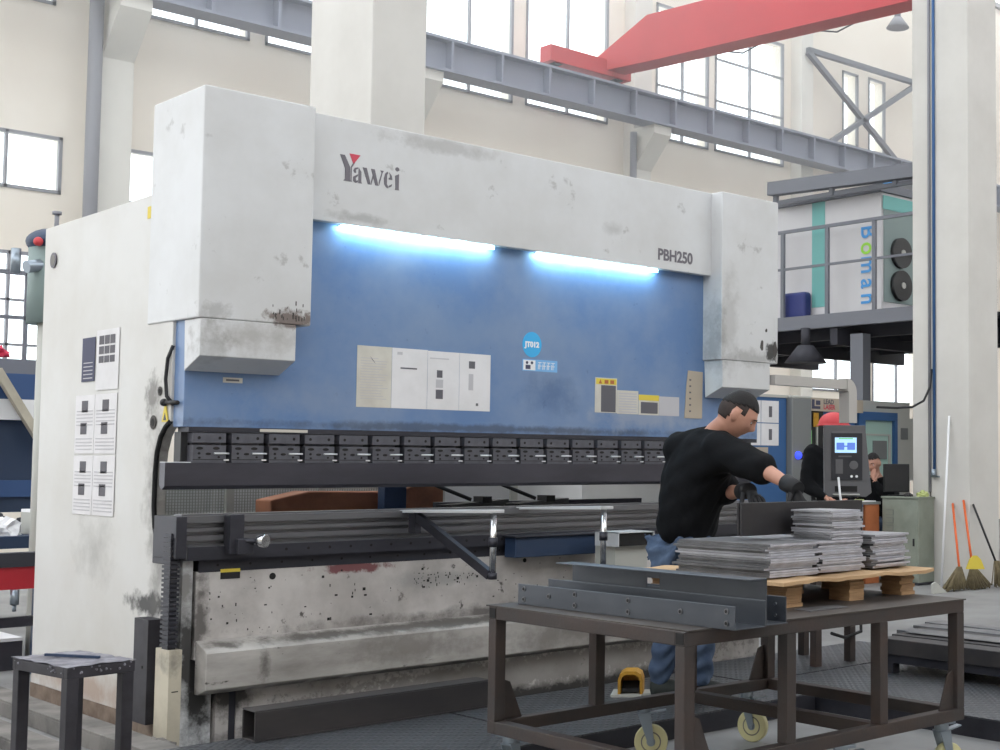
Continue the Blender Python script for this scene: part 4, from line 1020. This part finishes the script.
B().m('glass_bg').box(12.68, 13.24, 10.22, 10.24, .9, 1.82).build('door_glass', le)
B().m('lt_grey').box(12.70, 13.18, 10.21, 10.22, 1.64, 1.66).box(13.16, 13.19, 10.2, 10.22, .95, 1.66).m('grey_cab').box(12.86, 13.12, 10.205, 10.22, 1.36, 1.58).build('glazing_bar', le)
B().m('lt_grey').box(13.3, 13.7, 10.18, 10.3, 1.1, 1.86).m('grey_cab').box(13.36, 13.5, 10.175, 10.18, 1.6, 1.74).build('control_box', le)
b = B().m('ink_blue').box(11.70, 11.74, 10.165, 10.17, 1.925, 2.03).box(11.74, 11.84, 10.165, 10.17, 1.925, 1.955).box(11.77, 11.84, 10.165, 10.17, 1.97, 2.02).build('logo_mark', le)
text_mesh('LEAD', .075, 'lettering', 'ink', (11.90, 10.168, 1.985), (1, 0, 0), (0, 0, 1), le, bold=.002)
text_mesh('LASER', .075, 'lettering', 'letter_red', (11.90, 10.168, 1.925), (1, 0, 0), (0, 0, 1), le, bold=.002)
gcb = thing('tool_cabinet', 'grey-green metal cabinet against the right column', 'cabinet', (12.14, 9.1, 0))
B().m('green_cab').box(12.0, 12.29, 8.91, 9.40, .03, .93).m('steel_dark').box(12.0, 12.29, 8.91, 9.40, 0, .03).m('green_cab').box(11.985, 12.295, 8.90, 9.41, .93, .95).build('body', gcb, bevel=.004)
o = B().m('green_cab').box(11.993, 12.0, 8.93, 9.385, .06, .91).build('door', gcb, bevel=.002)
b = B().m('grey_cab')
for k in range(4): b.box(11.989, 11.993, 9.24, 9.34, .80 - k * .085, .805 - k * .085).box(11.989, 11.993, 9.24, 9.34, .745 - k * .085, .75 - k * .085).box(11.989, 11.993, 9.24, 9.245, .745 - k * .085, .805 - k * .085)
b.build('stencil_mark', o)
B().m('black').box(11.985, 11.993, 8.955, 8.975, .42, .50).build('handle', o)
tag(B().m('black').box(12.06, 12.24, 9.22, 9.38, .95, .965).box(12.12, 12.16, 9.28, 9.33, .965, 1.0).bar((12.015, 9.39, 1.15), (12.27, 9.24, 1.15), .05, .31).build('monitor', bevel=.01), 'black monitor seen from behind on top of the grey-green cabinet', 'monitor')
tag(crumple('green_wrap', (12.2, 9.0, .95), .06, 'foliage', .8, 21), 'crumpled pale green wrapping on the cabinet top near the column', 'wrapping')
tag(crumple('dark_rag', (12.08, 9.1, .95), .05, 'tube', .5, 22), 'dark rag on the cabinet top beside the green wrapping', 'rag')
dk = thing('desk', 'small desk with an orange side board between the console and the cabinet', 'desk', (11.6, 9.6, 0))
B().m('grey_cab').box(11.2, 12.0, 9.42, 9.95, .86, .89).build('desktop', dk)
B().m('orange_wood').box(11.74, 11.98, 9.43, 9.46, 0, .86).build('side_board', dk)
B().m('grey_cab').box(11.22, 11.27, 9.44, 9.93, 0, .86).build('leg', dk)
tag(B().m('white').box(11.62, 11.95, 9.45, 9.62, .89, .9).m('foliage').box(11.66, 11.78, 9.48, 9.56, .9, .915).build('open_magazine'), 'white sheet with green print lying on the desk', 'paper')

# column pipes, cable, poles and brooms
o = B().m('blue_dark').cyl((12.285, 8.9, 1.25), (12.285, 8.9, 10.4), .017, 10).build('blue_pipe'); tag(o, 'thin blue air pipe running down the right column', 'pipe')
B().m('zinc').cyl((12.27, 8.9, 1.16), (12.27, 8.9, 1.25), .03, 10).bar((12.25, 8.9, 1.18), (12.2, 8.78, 1.17), .02, .02).build('valve', o)
o = B().m('frame').cyl((12.29, 8.965, 1.0), (12.29, 8.965, 10.4), .018, 8).build('conduit'); tag(o, 'brown conduit running up the edge of the right column', 'conduit')
o = B().m('black').tube([(12.28, 8.93, 2.35), (12.26, 8.94, 2.15), (12.2, 8.98, 2.0), (12.1, 9.06, 1.93), (12.0, 9.2, 1.92), (11.9, 9.4, 1.93)], .013).build('black_cable'); tag(o, 'black cable curving off the right column', 'cable')
o = B().m('white').cyl((12.0, 8.61, .0), (12.285, 8.70, 1.83), .012, 8).build('white_pole'); tag(o, 'thin white pole leaning on the right column', 'pole')
for k, (xa, ya, xb, yb, zb, lab) in enumerate(((11.93, 8.33, 12.285, 8.66, .88, 'orange-handled broom leaning on the column, shorter of the two'), (12.10, 8.28, 12.285, 8.52, .92, 'orange-handled broom leaning on the column, taller of the two'))):
    br_ = thing('broom', lab, 'broom', (xa, ya, 0), 'brooms by the column')
    B().m('broom_orange').cyl((xa, ya, .22), (xb, yb, zb), .013, 8).build('handle', br_)
    b = B().m('straw'); rnd = random.Random(k)
    for j in range(170):
        a = rnd.uniform(-1, 1); c = rnd.uniform(-.3, .3)
        b.cyl((xa + a * .03, ya + c * .03, .24), (xa + a * .17 + (.04 if k else -.14), ya + c * .2 - .04, rnd.uniform(.005, .05)), .004, 4, r2=.007)
    b.build('bristles', br_)
dp = thing('dustpan', 'yellow dustpan set over the brooms at the column foot', 'dustpan', (12.0, 8.05, .25))
B().m('yellow').prism([(-.10, .0), (.10, .0), (.06, .10), (.02, .14), (-.02, .14), (-.06, .10)], 'y', -.012, .012, Matrix.Translation((12.0, 8.18, .22)) @ Matrix.Rotation(-.75, 4, 'Z')).build('pan', dp)
bm_ = thing('grass_broom', 'dark handled grass broom leaning right of the orange brooms', 'broom', (12.35, 8.1, 0))
B().m('black').cyl((12.46, 8.22, .25), (12.34, 8.435, .88), .012, 8).build('handle', bm_)
b = B().m('straw'); rnd = random.Random(9)
for j in range(90):
    a = rnd.uniform(-1, 1); c = rnd.uniform(-.4, .4)
    b.cyl((12.46 + a * .03, 8.22 + c * .03, .28), (12.50 + a * .16, 8.15 + c * .15, rnd.uniform(.005, .05)), .004, 4, r2=.007)
b.build('bristles', bm_)
o = B().m('plastic_blue').prism([(0, 0), (.25, 0), (.06, .12), (0, .1)], 'y', 0, .02, Matrix.Translation((11.35, 8.25, 0))).build('tarp_scrap'); o.data.materials[0] = M['lt_grey']; tag(o, 'pale plastic scrap on the floor left of the brooms', 'scrap')
# ================================================================== PEOPLE
def skin_mesh(verts, edges, mm, name, parent=None, sub=2, root=0, voxel=None, extra=None, smooth_it=0):
    """verts: list of (x,y,z,r) or (x,y,z,rx,ry); returns one continuous mesh"""
    me = D.meshes.new(name); me.from_pydata([v[:3] for v in verts], edges, []); me.update()
    o = D.objects.new(name, me); C.objects.link(o)
    sk_ = o.modifiers.new('s', 'SKIN'); sk_.use_smooth_shade = True
    for i, v in enumerate(verts):
        d = me.skin_vertices[0].data[i]; d.radius = (v[3], v[4] if len(v) > 4 else v[3]); d.use_root = (i == root)
    sd = o.modifiers.new('u', 'SUBSURF'); sd.levels = sub; sd.render_levels = sub
    bpy.context.view_layer.update()
    dg = bpy.context.evaluated_depsgraph_get()
    m2 = D.meshes.new_from_object(o.evaluated_get(dg))
    D.objects.remove(o)
    if extra:
        bm = bmesh.new(); bm.from_mesh(m2); D.meshes.remove(m2)
        for e in extra: bm.from_mesh(e)
        m2 = D.meshes.new(name); bm.to_mesh(m2); bm.free()
    o = D.objects.new(name, m2); C.objects.link(o)
    if voxel:
        rm = o.modifiers.new('r', 'REMESH'); rm.mode = 'VOXEL'; rm.voxel_size = voxel
        if smooth_it:
            sm = o.modifiers.new('sm', 'SMOOTH'); sm.iterations = smooth_it; sm.factor = .5
        bpy.context.view_layer.update(); dg = bpy.context.evaluated_depsgraph_get()
        m3 = D.meshes.new_from_object(o.evaluated_get(dg)); D.objects.remove(o); D.meshes.remove(m2); m2 = m3
        o = D.objects.new(name, m2); C.objects.link(o)
    m2.materials.clear(); m2.materials.append(M[mm])
    for p in m2.polygons: p.use_smooth = True; p.material_index = 0
    m2.name = name
    if parent: setpar(o, parent)
    return o

def robust(V, E_, wob, mm, name, extra=None, bridges=(), **kw):
    """skin mesh plus tapered limbs of the same radii, fused by the voxel remesh, so no limb is dropped at a sharp branch"""
    b = B().m(mm)
    for i, j in E_:
        if len(V[i]) > 4 or len(V[j]) > 4: continue
        b.cyl(V[i][:3], V[j][:3], V[i][3] * .93, 20, r2=V[j][3] * .93)
        b.sphere(V[i][:3], V[i][3] * .935, 20, 14); b.sphere(V[j][:3], V[j][3] * .935, 20, 14)
    for i, j, ra, rb in bridges: b.cyl(V[i][:3], V[j][:3], ra, 24, r2=rb)
    me = D.meshes.new('limbs'); b.bm.to_mesh(me); b.bm.free()
    return skin_mesh(V, E_, mm, name, None, 2, extra=[me] + ([extra] if extra else []), **kw)

def head_mesh(mtx, hair=0):
    """head in local axes: x = face direction, y = left, z = up; centre of skull at origin"""
    bm = bmesh.new()
    bmesh.ops.create_uvsphere(bm, u_segments=48, v_segments=36, radius=1)
    def g(a, c, w): return math.exp(-((a - c) / w) ** 2)
    for v in bm.verts:
        x, y, z = v.co
        lower = max(0, -z)
        fx = .098 if x > 0 else .100
        px = x * fx * (1 - .10 * lower) ; py = y * .078 * (1 - .34 * lower ** 1.5); pz = z * (.115 if z > 0 else .128)
        if x > 0:
            ay = abs(py)
            px += .026 * g(pz, -.028, .017) * g(py, 0, .013) + .012 * g(pz, -.005, .022) * g(py, 0, .010)      # nose
            px += .007 * g(pz, .022, .012) * g(ay, .025, .03)                                                     # brow
            px -= .011 * g(pz, .004, .012) * g(ay, .030, .013)                                                    # sockets
            px += .010 * g(pz, -.062, .010) * g(py, 0, .022) - .004 * g(pz, -.0615, .003) * g(py, 0, .022)         # lips
            px += .014 * g(pz, -.100, .018) * g(py, 0, .022)                                                      # chin
            px += .006 * g(pz, -.03, .02) * g(ay, .045, .015)                                                     # cheeks
        else:
            px *= 1 - .35 * lower ** 2
        if hair:
            sc_ = (1.032 if hair == 1 else 1.014)
            px *= sc_; py *= sc_; pz *= sc_ * (1.02 if z > .5 and hair == 1 else 1)
        v.co = (px, py, pz)
    if hair:
        def keep(f):
            c = f.calc_center_median(); jit = .003 * math.sin(c.y * 300) + .002 * math.sin(c.x * 410)
            if hair == 1: line = .062 + jit if c.x > .03 else .062 - (.03 - c.x) * .35 + jit
            else:
                line = .055 if c.x > .035 else (.010 if c.x > .012 else (.03 if c.x > -.03 and abs(c.y) > .05 else -.055)) + jit
            return c.z > line
        bmesh.ops.delete(bm, geom=[f for f in bm.faces if not keep(f)], context='FACES')
        bmesh.ops.solidify(bm, geom=bm.faces[:], thickness=.002 if hair == 1 else .001)
    else:
        for s in (-1, 1):   # ears
            r = bmesh.ops.create_uvsphere(bm, u_segments=12, v_segments=10, radius=1)
            for v in r['verts']:
                x, y, z = v.co
                v.co = (-.008 + x * .019 - .004 * z, s * (.078 + y * .008 + .006 * max(0, -x)), -.012 + z * .033)
    bm.transform(mtx)
    me = D.meshes.new('head'); bm.to_mesh(me); bm.free(); return me

def frame(face, up_):
    f = Vector(face).normalized(); u = Vector(up_); l = u.cross(f).normalized(); u = f.cross(l)
    return Matrix((f, l, u)).transposed().to_4x4()

def hand(wr, dirv, palm_n, mm, name, parent, curl=.5, scale=1.0):
    """five-fingered hand: wr wrist, dirv towards the fingertips, palm_n out of the palm"""
    d = Vector(dirv).normalized(); n = Vector(palm_n); n = (n - d * n.dot(d)).normalized(); s = d.cross(n)
    W = Vector(wr); V = []; E_ = []
    def add(p, r, r2=None, par=None):
        V.append((*p, r, r2 or r)); 
        if par is not None: E_.append((par, len(V) - 1))
        return len(V) - 1
    k = scale
    a = add(W, .026 * k, .02 * k); c = add(W + d * .045 * k, .036 * k, .017 * k, a)
    for i, (off, ln) in enumerate(((-.030, .068), (-.010, .078), (.011, .074), (.030, .058))):
        p = W + d * .085 * k + s * off * k; pi = add(p, .0105 * k, None, c)
        ang = curl * .5; q = p
        for j in range(3):
            dd = d * math.cos(ang) + n * math.sin(ang); q = q + dd * (ln * (.45, .32, .23)[j]) * k
            pi = add(q, (.0095, .0088, .0075)[j] * k, None, pi); ang += curl * .6
    q = W + d * .03 * k - s * .034 * k; pi = add(q, .013 * k, None, a)
    for j in range(2):
        q = q + (d * .7 - s * .45 + n * (.3 + .3 * j)).normalized() * .032 * k; pi = add(q, (.0115, .010)[j] * k, None, pi)
    return skin_mesh(V, E_, mm, name, parent, 1)

def person(name, label, J, face, head_up, head_c, shirt, trouser, short=True, parts=True, groupname=None, shoes=True, hair='hair', tk=1.0, fade=False):
    """J: joint positions. One continuous body mesh, clothes as children."""
    root = thing(name, label, 'person', (J['pelvis'][0], J['pelvis'][1], J['ankR'][2] - .08))
    hm = Matrix.Translation(head_c) @ frame(face, head_up)
    v = lambda n: Vector(J[n])
    order = ['pelvis', 'belly', 'chest', 'neck', 'headb', 'shL', 'elL', 'wrL', 'shR', 'elR', 'wrR', 'hipL', 'knL', 'ankL', 'toeL', 'hipR', 'knR', 'ankR', 'toeR']
    rad = dict(pelvis=(.13, .10), belly=(.125, .095), chest=(.145, .105), neck=(.056,), headb=(.055,), shL=(.058,), elL=(.043,), wrL=(.025,), shR=(.058,), elR=(.043,), wrR=(.025,),
               hipL=(.085,), knL=(.058,), ankL=(.034,), toeL=(.02,), hipR=(.085,), knR=(.058,), ankR=(.034,), toeR=(.02,))
    E_ = [('pelvis', 'belly'), ('belly', 'chest'), ('chest', 'neck'), ('neck', 'headb'), ('chest', 'shL'), ('shL', 'elL'), ('elL', 'wrL'), ('chest', 'shR'), ('shR', 'elR'), ('elR', 'wrR'),
          ('pelvis', 'hipL'), ('hipL', 'knL'), ('knL', 'ankL'), ('ankL', 'toeL'), ('pelvis', 'hipR'), ('hipR', 'knR'), ('knR', 'ankR'), ('ankR', 'toeR')]
    idx = {n: i for i, n in enumerate(order)}
    J = dict(J); J['headb'] = tuple(Vector(head_c) - hm.to_3x3() @ Vector((.02, 0, .07)))
    V = [(*J[n], *rad[n]) for n in order]
    hd_ = head_mesh(hm)
    ob = robust(V, [(idx[a], idx[b]) for a, b in E_], 2, 'skin', 'body', voxel=.0065, extra=hd_, smooth_it=2)
    setpar(ob, root)
    # hair, eyes, brows
    for kk in ((1, 2) if fade else (1,)):
        me = head_mesh(hm, kk); o = D.objects.new('hair', me); C.objects.link(o); me.materials.append(M[hair if kk == 1 else 'hair_short'])
        for p in me.polygons: p.use_smooth = True
        setpar(o, root)
    b = B().m('white')
    for s in (-1, 1): b.m('white').sphere(hm @ Vector((.0765, s * .030, .001)), .0100, 12, 8).m('hair').sphere(hm @ Vector((.0815, s * .0305, -.002)), .0058, 10, 6)
    b.build('eyes', root)
    b = B().m('hair')
    for s in (-1, 1): b.tube([hm @ Vector((.100, s * .014, .022)), hm @ Vector((.098, s * .028, .027)), hm @ Vector((.086, s * .044, .021))], .0032, 6)
    b.build('eyebrows', root)
    # shirt
    def lerp(a, b_, t): return tuple(Vector(J[a]).lerp(Vector(J[b_]), t))
    if short: sl, rr = .93, .060
    else: sl, rr = 1.0, .058
    P = {'hem': tuple(Vector(J['pelvis']) + Vector((0, 0, -.03))), 'belly': J['belly'], 'chest': J['chest'], 'col': lerp('chest', 'neck', .80), 'shL': J['shL'], 'slL': lerp('shL', 'elL', sl), 'shR': J['shR'], 'slR': lerp('shR', 'elR', sl)}
    R_ = {'hem': (.185 * tk, .155 * tk), 'belly': (.175 * tk, .15 * tk), 'chest': (.185 * tk, .15 * tk), 'col': (.078,), 'shL': (.090 * tk,), 'slL': (.074 * tk,), 'shR': (.090 * tk,), 'slR': (.074 * tk,)}
    EE = [('hem', 'belly'), ('belly', 'chest'), ('chest', 'col'), ('chest', 'shL'), ('shL', 'slL'), ('chest', 'shR'), ('shR', 'slR')]
    if not short:
        P['wL'] = lerp('elL', 'wrL', .92); P['wR'] = lerp('elR', 'wrR', .92); R_['wL'] = (.042,); R_['wR'] = (.042,); EE += [('slL', 'wL'), ('slR', 'wR')]
    nn = list(P); ii = {n: i for i, n in enumerate(nn)}
    o = robust([(*P[n], *R_[n]) for n in nn], [(ii[a], ii[b_]) for a, b_ in EE], 2, shirt, 'shirt', voxel=.011, smooth_it=9, bridges=[(ii['col'], ii['shL'], .075, .088), (ii['col'], ii['shR'], .075, .088), (ii['shL'], ii['belly'], .085, .10), (ii['shR'], ii['belly'], .085, .10)] if tk > 1 else ())
    # soft folds
    rnd = random.Random(4)
    for vv in o.data.vertices:
        c = vv.co; w = math.sin(c.z * 46 + 9 * math.sin(c.x * 11)) * math.sin((c.x + c.y) * 23 + c.z * 9)
        vv.co += vv.normal * .0045 * w
    setpar(o, root)
    # trousers
    nn = ['pelvis', 'hipL', 'knL', 'hmL', 'hipR', 'knR', 'hmR']; Q = {n: J[n] for n in nn if n in J}
    Q['hmL'] = lerp('knL', 'ankL', 1.08); Q['hmR'] = lerp('knR', 'ankR', 1.08)
    R2 = dict(pelvis=(.145, .125), hipL=(.10,), knL=(.082,), hmL=(.060,), hipR=(.10,), knR=(.082,), hmR=(.060,))
    ii = {n: i for i, n in enumerate(nn)}
    o = skin_mesh([(*Q[n], *R2[n]) for n in nn], [(ii[a], ii[b_]) for a, b_ in (('pelvis', 'hipL'), ('hipL', 'knL'), ('knL', 'hmL'), ('pelvis', 'hipR'), ('hipR', 'knR'), ('knR', 'hmR'))], trouser, 'trousers', root, 2, voxel=.011, smooth_it=2)
    for vv in o.data.vertices:
        c = vv.co; vv.co += vv.normal * .006 * math.sin(c.z * 62 + 5 * math.sin(c.x * 20))
    if shoes:
        for s in 'LR':
            A = Vector(J['ank' + s]); T = Vector(J['toe' + s]); dd = (T - A); dd.z = 0; dd.normalize(); zf = A.z - .08
            f0 = Vector((A.x, A.y, zf))
            ps_ = [f0 - dd * .045 + Vector((0, 0, .048)), f0 + Vector((0, 0, .055)), f0 + dd * .09 + Vector((0, 0, .042)), f0 + dd * .17 + Vector((0, 0, .034))]
            o = skin_mesh([(*ps_[0], .052), (*ps_[1], .062), (*ps_[2], .056), (*ps_[3], .042)], [(0, 1), (1, 2), (2, 3)], 'shoe', 'shoe', root, 2)
            n_ = Vector((-dd.y, dd.x, 0)); b = B().m('sole')
            b.prism([tuple((f0 + dd * a + n_ * w)[:2]) for a, w in ((-.085, -.02), (-.06, -.037), (.05, -.04), (.15, -.045), (.205, -.02), (.205, .02), (.15, .04), (.05, .036), (-.06, .035), (-.085, .02))], 'z', zf, zf + .018)
            b.build('sole', o)
    return root

zf = .10
J1 = dict(pelvis=(4.85, 5.10, .90), belly=(4.875, 5.06, 1.06), chest=(4.875, 4.985, 1.29), neck=(4.85, 4.855, 1.475),
          shL=(4.875, 5.13, 1.385), elL=(4.955, 4.86, 1.17), wrL=(4.815, 4.60, 1.185),
          shR=(4.80, 4.775, 1.385), elR=(4.765, 4.435, 1.285), wrR=(4.725, 4.215, 1.21),
          hipL=(4.88, 5.17, .86), knL=(4.87, 5.19, .50), ankL=(4.86, 5.27, .186), toeL=(4.94, 5.15, .13),
          hipR=(4.84, 5.02, .86), knR=(4.93, 5.03, .50), ankR=(4.98, 5.08, .186), toeR=(5.06, 4.96, .13))
face1 = (.62, -.62, -.62)
w1 = person('worker', 'worker in black t-shirt, jeans and black gloves bending over the steel plates', J1, face1, (.25, -.35, .9), (4.885, 4.735, 1.565), 'shirt', 'jeans', tk=1.12, fade=True)
hand(J1['wrR'], (.12, -.35, -.75), (.3, .5, -.8), 'glove', 'glove', w1, .8, 1.12)
hand(J1['wrL'], (-.25, -.8, -.35), (.2, .3, -.9), 'glove', 'glove', w1, .9, 1.12)
for s in 'LR':
    e, w_0 = Vector(J1['el' + s]), Vector(J1['wr' + s]); B().m('glove').cyl(e.lerp(w_0, .72), w_0 + (w_0 - e) * .14, .042, 18, r2=.037).build('glove_cuff', w1)

# seated worker by the desk
J2 = dict(pelvis=(11.57, 9.13, .62), belly=(11.57, 9.13, .80), chest=(11.53, 9.13, 1.02), neck=(11.50, 9.13, 1.17),
          shL=(11.53, 8.96, 1.10), elL=(11.44, 8.90, .88), wrL=(11.36, 9.04, 1.10), shR=(11.53, 9.29, 1.10), elR=(11.40, 9.31, .90), wrR=(11.24, 9.20, .95),
          hipL=(11.52, 9.04, .60), knL=(11.10, 9.0, .60), ankL=(11.12, 8.98, .08), toeL=(10.98, 8.96, .03), hipR=(11.52, 9.22, .60), knR=(11.10, 9.26, .60), ankR=(11.14, 9.28, .08), toeR=(11.0, 9.28, .03))
J2 = {k: (v[0] + .77, v[1] + .57, v[2]) for k, v in J2.items()}
w2 = person('worker', 'seated worker in dark clothes holding a hand to the face beside the black monitor', J2, (-.9, -.25, -.3), (-.1, 0, 1), (12.22, 9.70, 1.315), 'shirt', 'jeans', short=False)
hand(J2['wrL'], (0, .25, .95), (1, 0, 0), 'skin', 'hand', w2, .5)
hand(J2['wrR'], (-.9, -.3, -.1), (0, 0, -1), 'skin', 'hand', w2, .5)
so = thing('stool', 'round dark stool under the seated worker', 'stool', (12.38, 9.70, 0))
B().m('black').cyl((12.38, 9.70, .40), (12.38, 9.70, .44), .17, 24).build('seat', so, bevel=.01)
for a in range(4):
    c, s = math.cos(a * PI / 2 + .7), math.sin(a * PI / 2 + .7)
    B().m('steel_dark').cyl((12.38 + c * .11, 9.70 + s * .11, .40), (12.38 + c * .17, 9.70 + s * .17, 0), .012, 8).build('leg', so)

# standing worker behind the console
bx_, by_ = 9.24, 7.78
d3 = lambda r, f, z: (bx_ + r * .69 + f * .724, by_ - r * .724 + f * .69, z)
J3 = dict(pelvis=d3(0, 0, .92), belly=d3(0, 0, 1.08), chest=d3(0, 0, 1.30), neck=d3(0, 0, 1.47), shL=d3(.18, 0, 1.40), elL=d3(.24, -.05, 1.12), wrL=d3(.10, -.2, 1.0),
          shR=d3(-.18, 0, 1.40), elR=d3(-.24, -.05, 1.12), wrR=d3(-.08, -.2, 1.02), hipL=d3(.09, 0, .88), knL=d3(.10, -.02, .48), ankL=d3(.10, .03, .08), toeL=d3(.11, -.12, .03),
          hipR=d3(-.09, 0, .88), knR=d3(-.10, -.02, .48), ankR=d3(-.10, .03, .08), toeR=d3(-.11, -.12, .03))
w3 = person('worker', 'standing worker with a red hard hat, mostly hidden behind the control console', J3, (-.6, -.6, -.35), (0, 0, 1), d3(0, -.03, 1.60), 'shirt', 'trouser_dark', short=False)
hand(J3['wrL'], (-.7, -.1, -.3), (0, 0, -1), 'skin', 'hand', w3, .5)
hand(J3['wrR'], (.2, -.8, -.3), (0, 0, -1), 'skin', 'hand', w3, .5)
hc = d3(0, -.03, 1.655)
b = B().m('red').sphere(hc, .135, 28, 18, (1, 1, .8))
bmesh.ops.delete(b.bm, geom=[v for v in b.bm.verts if v.co.z < hc[2] - .004], context='VERTS')
b.cyl((hc[0], hc[1], hc[2] - .012), (hc[0], hc[1], hc[2]), .155, 28, r2=.137)
b.build('hard_hat', w3)

# ================================================================== LIGHT
w = D.worlds.new('overcast'); sc.world = w; w.use_nodes = True
bg = w.node_tree.nodes['Background']; bg.inputs['Color'].default_value = (.93, .97, 1.0, 1); bg.inputs['Strength'].default_value = 3.3
sc.view_settings.view_transform = 'Standard'; sc.view_settings.look = 'None'; sc.view_settings.exposure = -0.13; sc.view_settings.gamma = 1.0
sc.view_settings.use_curve_mapping = False
